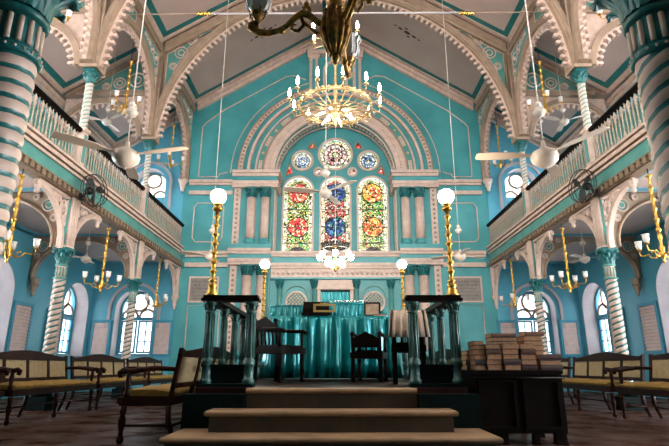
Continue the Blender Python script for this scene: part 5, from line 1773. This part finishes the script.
# ------------------------------------------------------------------ fans
def ceiling_fan(loc, top, R, rz, label, group, cup=.56, body=.12):
    """origin at the middle of the motor"""
    g = thing('ceiling_fan', loc, label, 'fan', group, rz)
    b = MB(); b.lathe([(.02, -body * .85), (body * .55, -body * .72), (body * .92, -body * .35), (body, 0), (body * .85, body * .35), (body * .4, body * .62), (.03, body * .75), (.02, body * 1.2)], 22); b.ball((0, 0, -body * .85), .022, 8, 6); b.build('motor', 'fan', g)
    b = MB(); b.tube([(0, 0, body), (0, 0, top)], .0075, 6); b.build('rod', 'fan', g)
    b = MB(); b.lathe([(.018, cup - .08), (.05, cup - .06), (.075, cup - .01), (.06, cup + .01), (.02, cup + .06)], 14); b.ball((0, 0, cup + .08), .035, 10, 6); b.build('rod_cup', 'fan', g)
    for k in range(3):
        a = 2 * pi * k / 3
        m = Matrix.Rotation(a, 4, 'Z')
        b = MB()
        tilt = .18
        xs = [body * .7, body * 1.5, R * .45, R * .8, R * .97, R]
        ws = [.02, .028, .06, .07, .062, .04]
        vs = []
        for x, w in zip(xs, ws):
            for sg in (-1, 1):
                for dz in (-.004, .004):
                    vs.append(m @ Vector((x, sg * w, dz + .02 + sg * w * tilt)))
        fs = []
        for j in range(len(xs) - 1):
            q = j * 4
            fs += [(q, q + 4, q + 6, q + 2), (q + 1, q + 3, q + 7, q + 5), (q, q + 1, q + 5, q + 4), (q + 2, q + 6, q + 7, q + 3)]
        fs += [(0, 2, 3, 1), (q + 4, q + 5, q + 7, q + 6)]
        b.add(vs, fs)
        b.build('blade', 'blade', g)
    return g
NF = 'ceiling fans on long rods in the nave'
for s in (-1, 1):
    sd = side[s]
    x = s * 2.31
    ceiling_fan((x, 5.1, 2.93), ROOF(x) - 2.93 - .02, .75, radians(-15) if s < 0 else radians(-63), 'nearer cream ceiling fan on the %s of the nave, large in front of the gallery' % sd, NF, .56, .15)
    x = s * 2.55
    ceiling_fan((x, 10.0, 2.87), ROOF(x) - 2.87 - .02, .62, .5 * s, 'farther cream ceiling fan on the %s of the nave, beyond the front lamp post' % sd, NF)
    x = s * 5.92
    ceiling_fan((x, 11.7, 6.80), ROOF(x) - 6.80 - .10, .60, .4 + s, 'cream ceiling fan high in the %s gallery' % sd, 'ceiling fans in the aisles', .35)
    x = s * 5.95
    ceiling_fan((x, 11.7, 3.18), .71, .60, .7 + s, 'cream ceiling fan under the %s gallery' % sd, 'ceiling fans in the aisles', .40)
ceiling_fan((-.15, 7.2, 3.25), 12.40 - 3.25, .64, radians(-48), 'cream ceiling fan on a long rod in front of the stained glass', NF, .34, .10)

def cage_fan(loc, rz, label):
    g = thing('wall_fan', loc, label, 'fan', 'black caged fans on the gallery fronts', rz)
    # faces local -y; bracket behind
    b = MB(); b.tube([(0, .235, -.12), (0, .18, -.10), (0, .14, -.04), (0, .12, 0)], .022, 8); b.box(-.05, .05, .215, .24, -.18, -.05); b.build('bracket', 'black', g)
    b = MB(); b.tube([(0, .14, 0), (0, .10, 0), (0, .02, 0), (0, 0, 0)], [.05, .075, .075, .05], 14); b.build('motor', 'black', g)
    b = MB()
    for y, r in ((-.10, .30), (-.04, .305), (.02, .29)):
        b.ring((0, y, 0), r, .008, 'y', 36, 5)
    b.ring((0, -.135, 0), .06, .006, 'y', 16, 4); b.ring((0, -.128, 0), .17, .003, 'y', 28, 4)
    for k in range(18):
        a = 2 * pi * k / 18
        b.tube([(.05 * cos(a), -.135, .05 * sin(a)), (.18 * cos(a), -.13, .18 * sin(a)), (.29 * cos(a), -.10, .29 * sin(a)), (.305 * cos(a), -.04, .305 * sin(a)), (.29 * cos(a), .02, .29 * sin(a)), (.07 * cos(a), .06, .07 * sin(a))], .0022, 3)
    b.build('cage', 'black', g)
    for k in range(3):
        a = 2 * pi * k / 3 + .4
        b = MB(); vs = []
        for r, w in ((.03, .02), (.12, .06), (.22, .075), (.26, .045)):
            for sg in (-1, 1):
                for d in (-.003, .003):
                    aa = a + sg * w / max(r, .08)
                    vs.append((r * cos(aa), -.05 + d + sg * .018, r * sin(aa)))
        fs = []
        for j in range(3):
            q = j * 4
            fs += [(q, q + 4, q + 6, q + 2), (q + 1, q + 3, q + 7, q + 5), (q, q + 1, q + 5, q + 4), (q + 2, q + 6, q + 7, q + 3)]
        fs += [(0, 2, 3, 1), (12, 13, 15, 14)]
        b.add(vs, fs); b.build('blade', 'black', g)
    return g
cage_fan((-4.585, 8.90, 3.90), radians(78), 'black caged wall fan on the left gallery front')
cage_fan((4.585, 8.66, 3.90), radians(-78), 'black caged wall fan on the right gallery front')

# ------------------------------------------------------------------ daylight, camera
W = bpy.data.worlds.new('sky'); SC.world = W; W.use_nodes = True
bg = W.node_tree.nodes['Background']
SKY = 26.0
bg.inputs['Color'].default_value = (0.98, 0.985, 1.0, 1)
bg.inputs['Strength'].default_value = SKY
def portal(loc, rot, sx, sy):
    l = bpy.data.lights.new('window_daylight', 'AREA'); l.shape = 'RECTANGLE'; l.size = sx; l.size_y = sy
    l.cycles.is_portal = True
    o = bpy.data.objects.new('window_daylight', l); COL.objects.link(o); o.location = loc; o.rotation_euler = rot
    tag(o, kind='helper')
for s in (-1, 1):
    for y in SIDE_Y:
        if y > 5: portal((s * (XW + .55), y, 2.05), (0, s * pi / 2, 0), 2.2, 1.5)
        portal((s * (XW + .55), y, 6.05), (0, s * pi / 2, 0), 2.3, 1.3)
    for x, z, h, w in ((6.27, 2.03, 2.2, 1.25), (6.23, 6.0, 2.3, 1.2)):
        portal((s * x, YE + .55, z), (-pi / 2, 0, 0), w, h)
portal((XW + .55, SIDE_Y[0], 1.8), (0, pi / 2, 0), 3.6, 2.5)
portal((0, YT + .2, 6.3), (-pi / 2, 0, 0), 4.0, 4.6)
for x in (-3.2, 0, 3.2): portal((x, YBACK - .45, 6.95), (pi / 2, 0, 0), 2.3, 3.6)

cam = bpy.data.cameras.new('camera'); co = bpy.data.objects.new('camera', cam); COL.objects.link(co)
co.location = (0, 0, .70)
co.rotation_euler = (radians(90 + 16.07), 0, 0)
cam.sensor_width = 36; cam.lens = 36 * 500 / 669
cam.shift_x = -.0013
cam.clip_start = .05; cam.clip_end = 200
SC.camera = co
vs_ = SC.view_settings
SC.display_settings.display_device = 'sRGB'
vs_.view_transform = 'Standard'; vs_.look = 'None'; vs_.gamma = 1; vs_.use_curve_mapping = False
vs_.exposure = 0.35
cy = SC.cycles
cy.max_bounces = 8; cy.diffuse_bounces = 4; cy.glossy_bounces = 3; cy.transparent_max_bounces = 8; cy.transmission_bounces = 4
cy.sample_clamp_indirect = 6; cy.caustics_reflective = False; cy.caustics_refractive = False
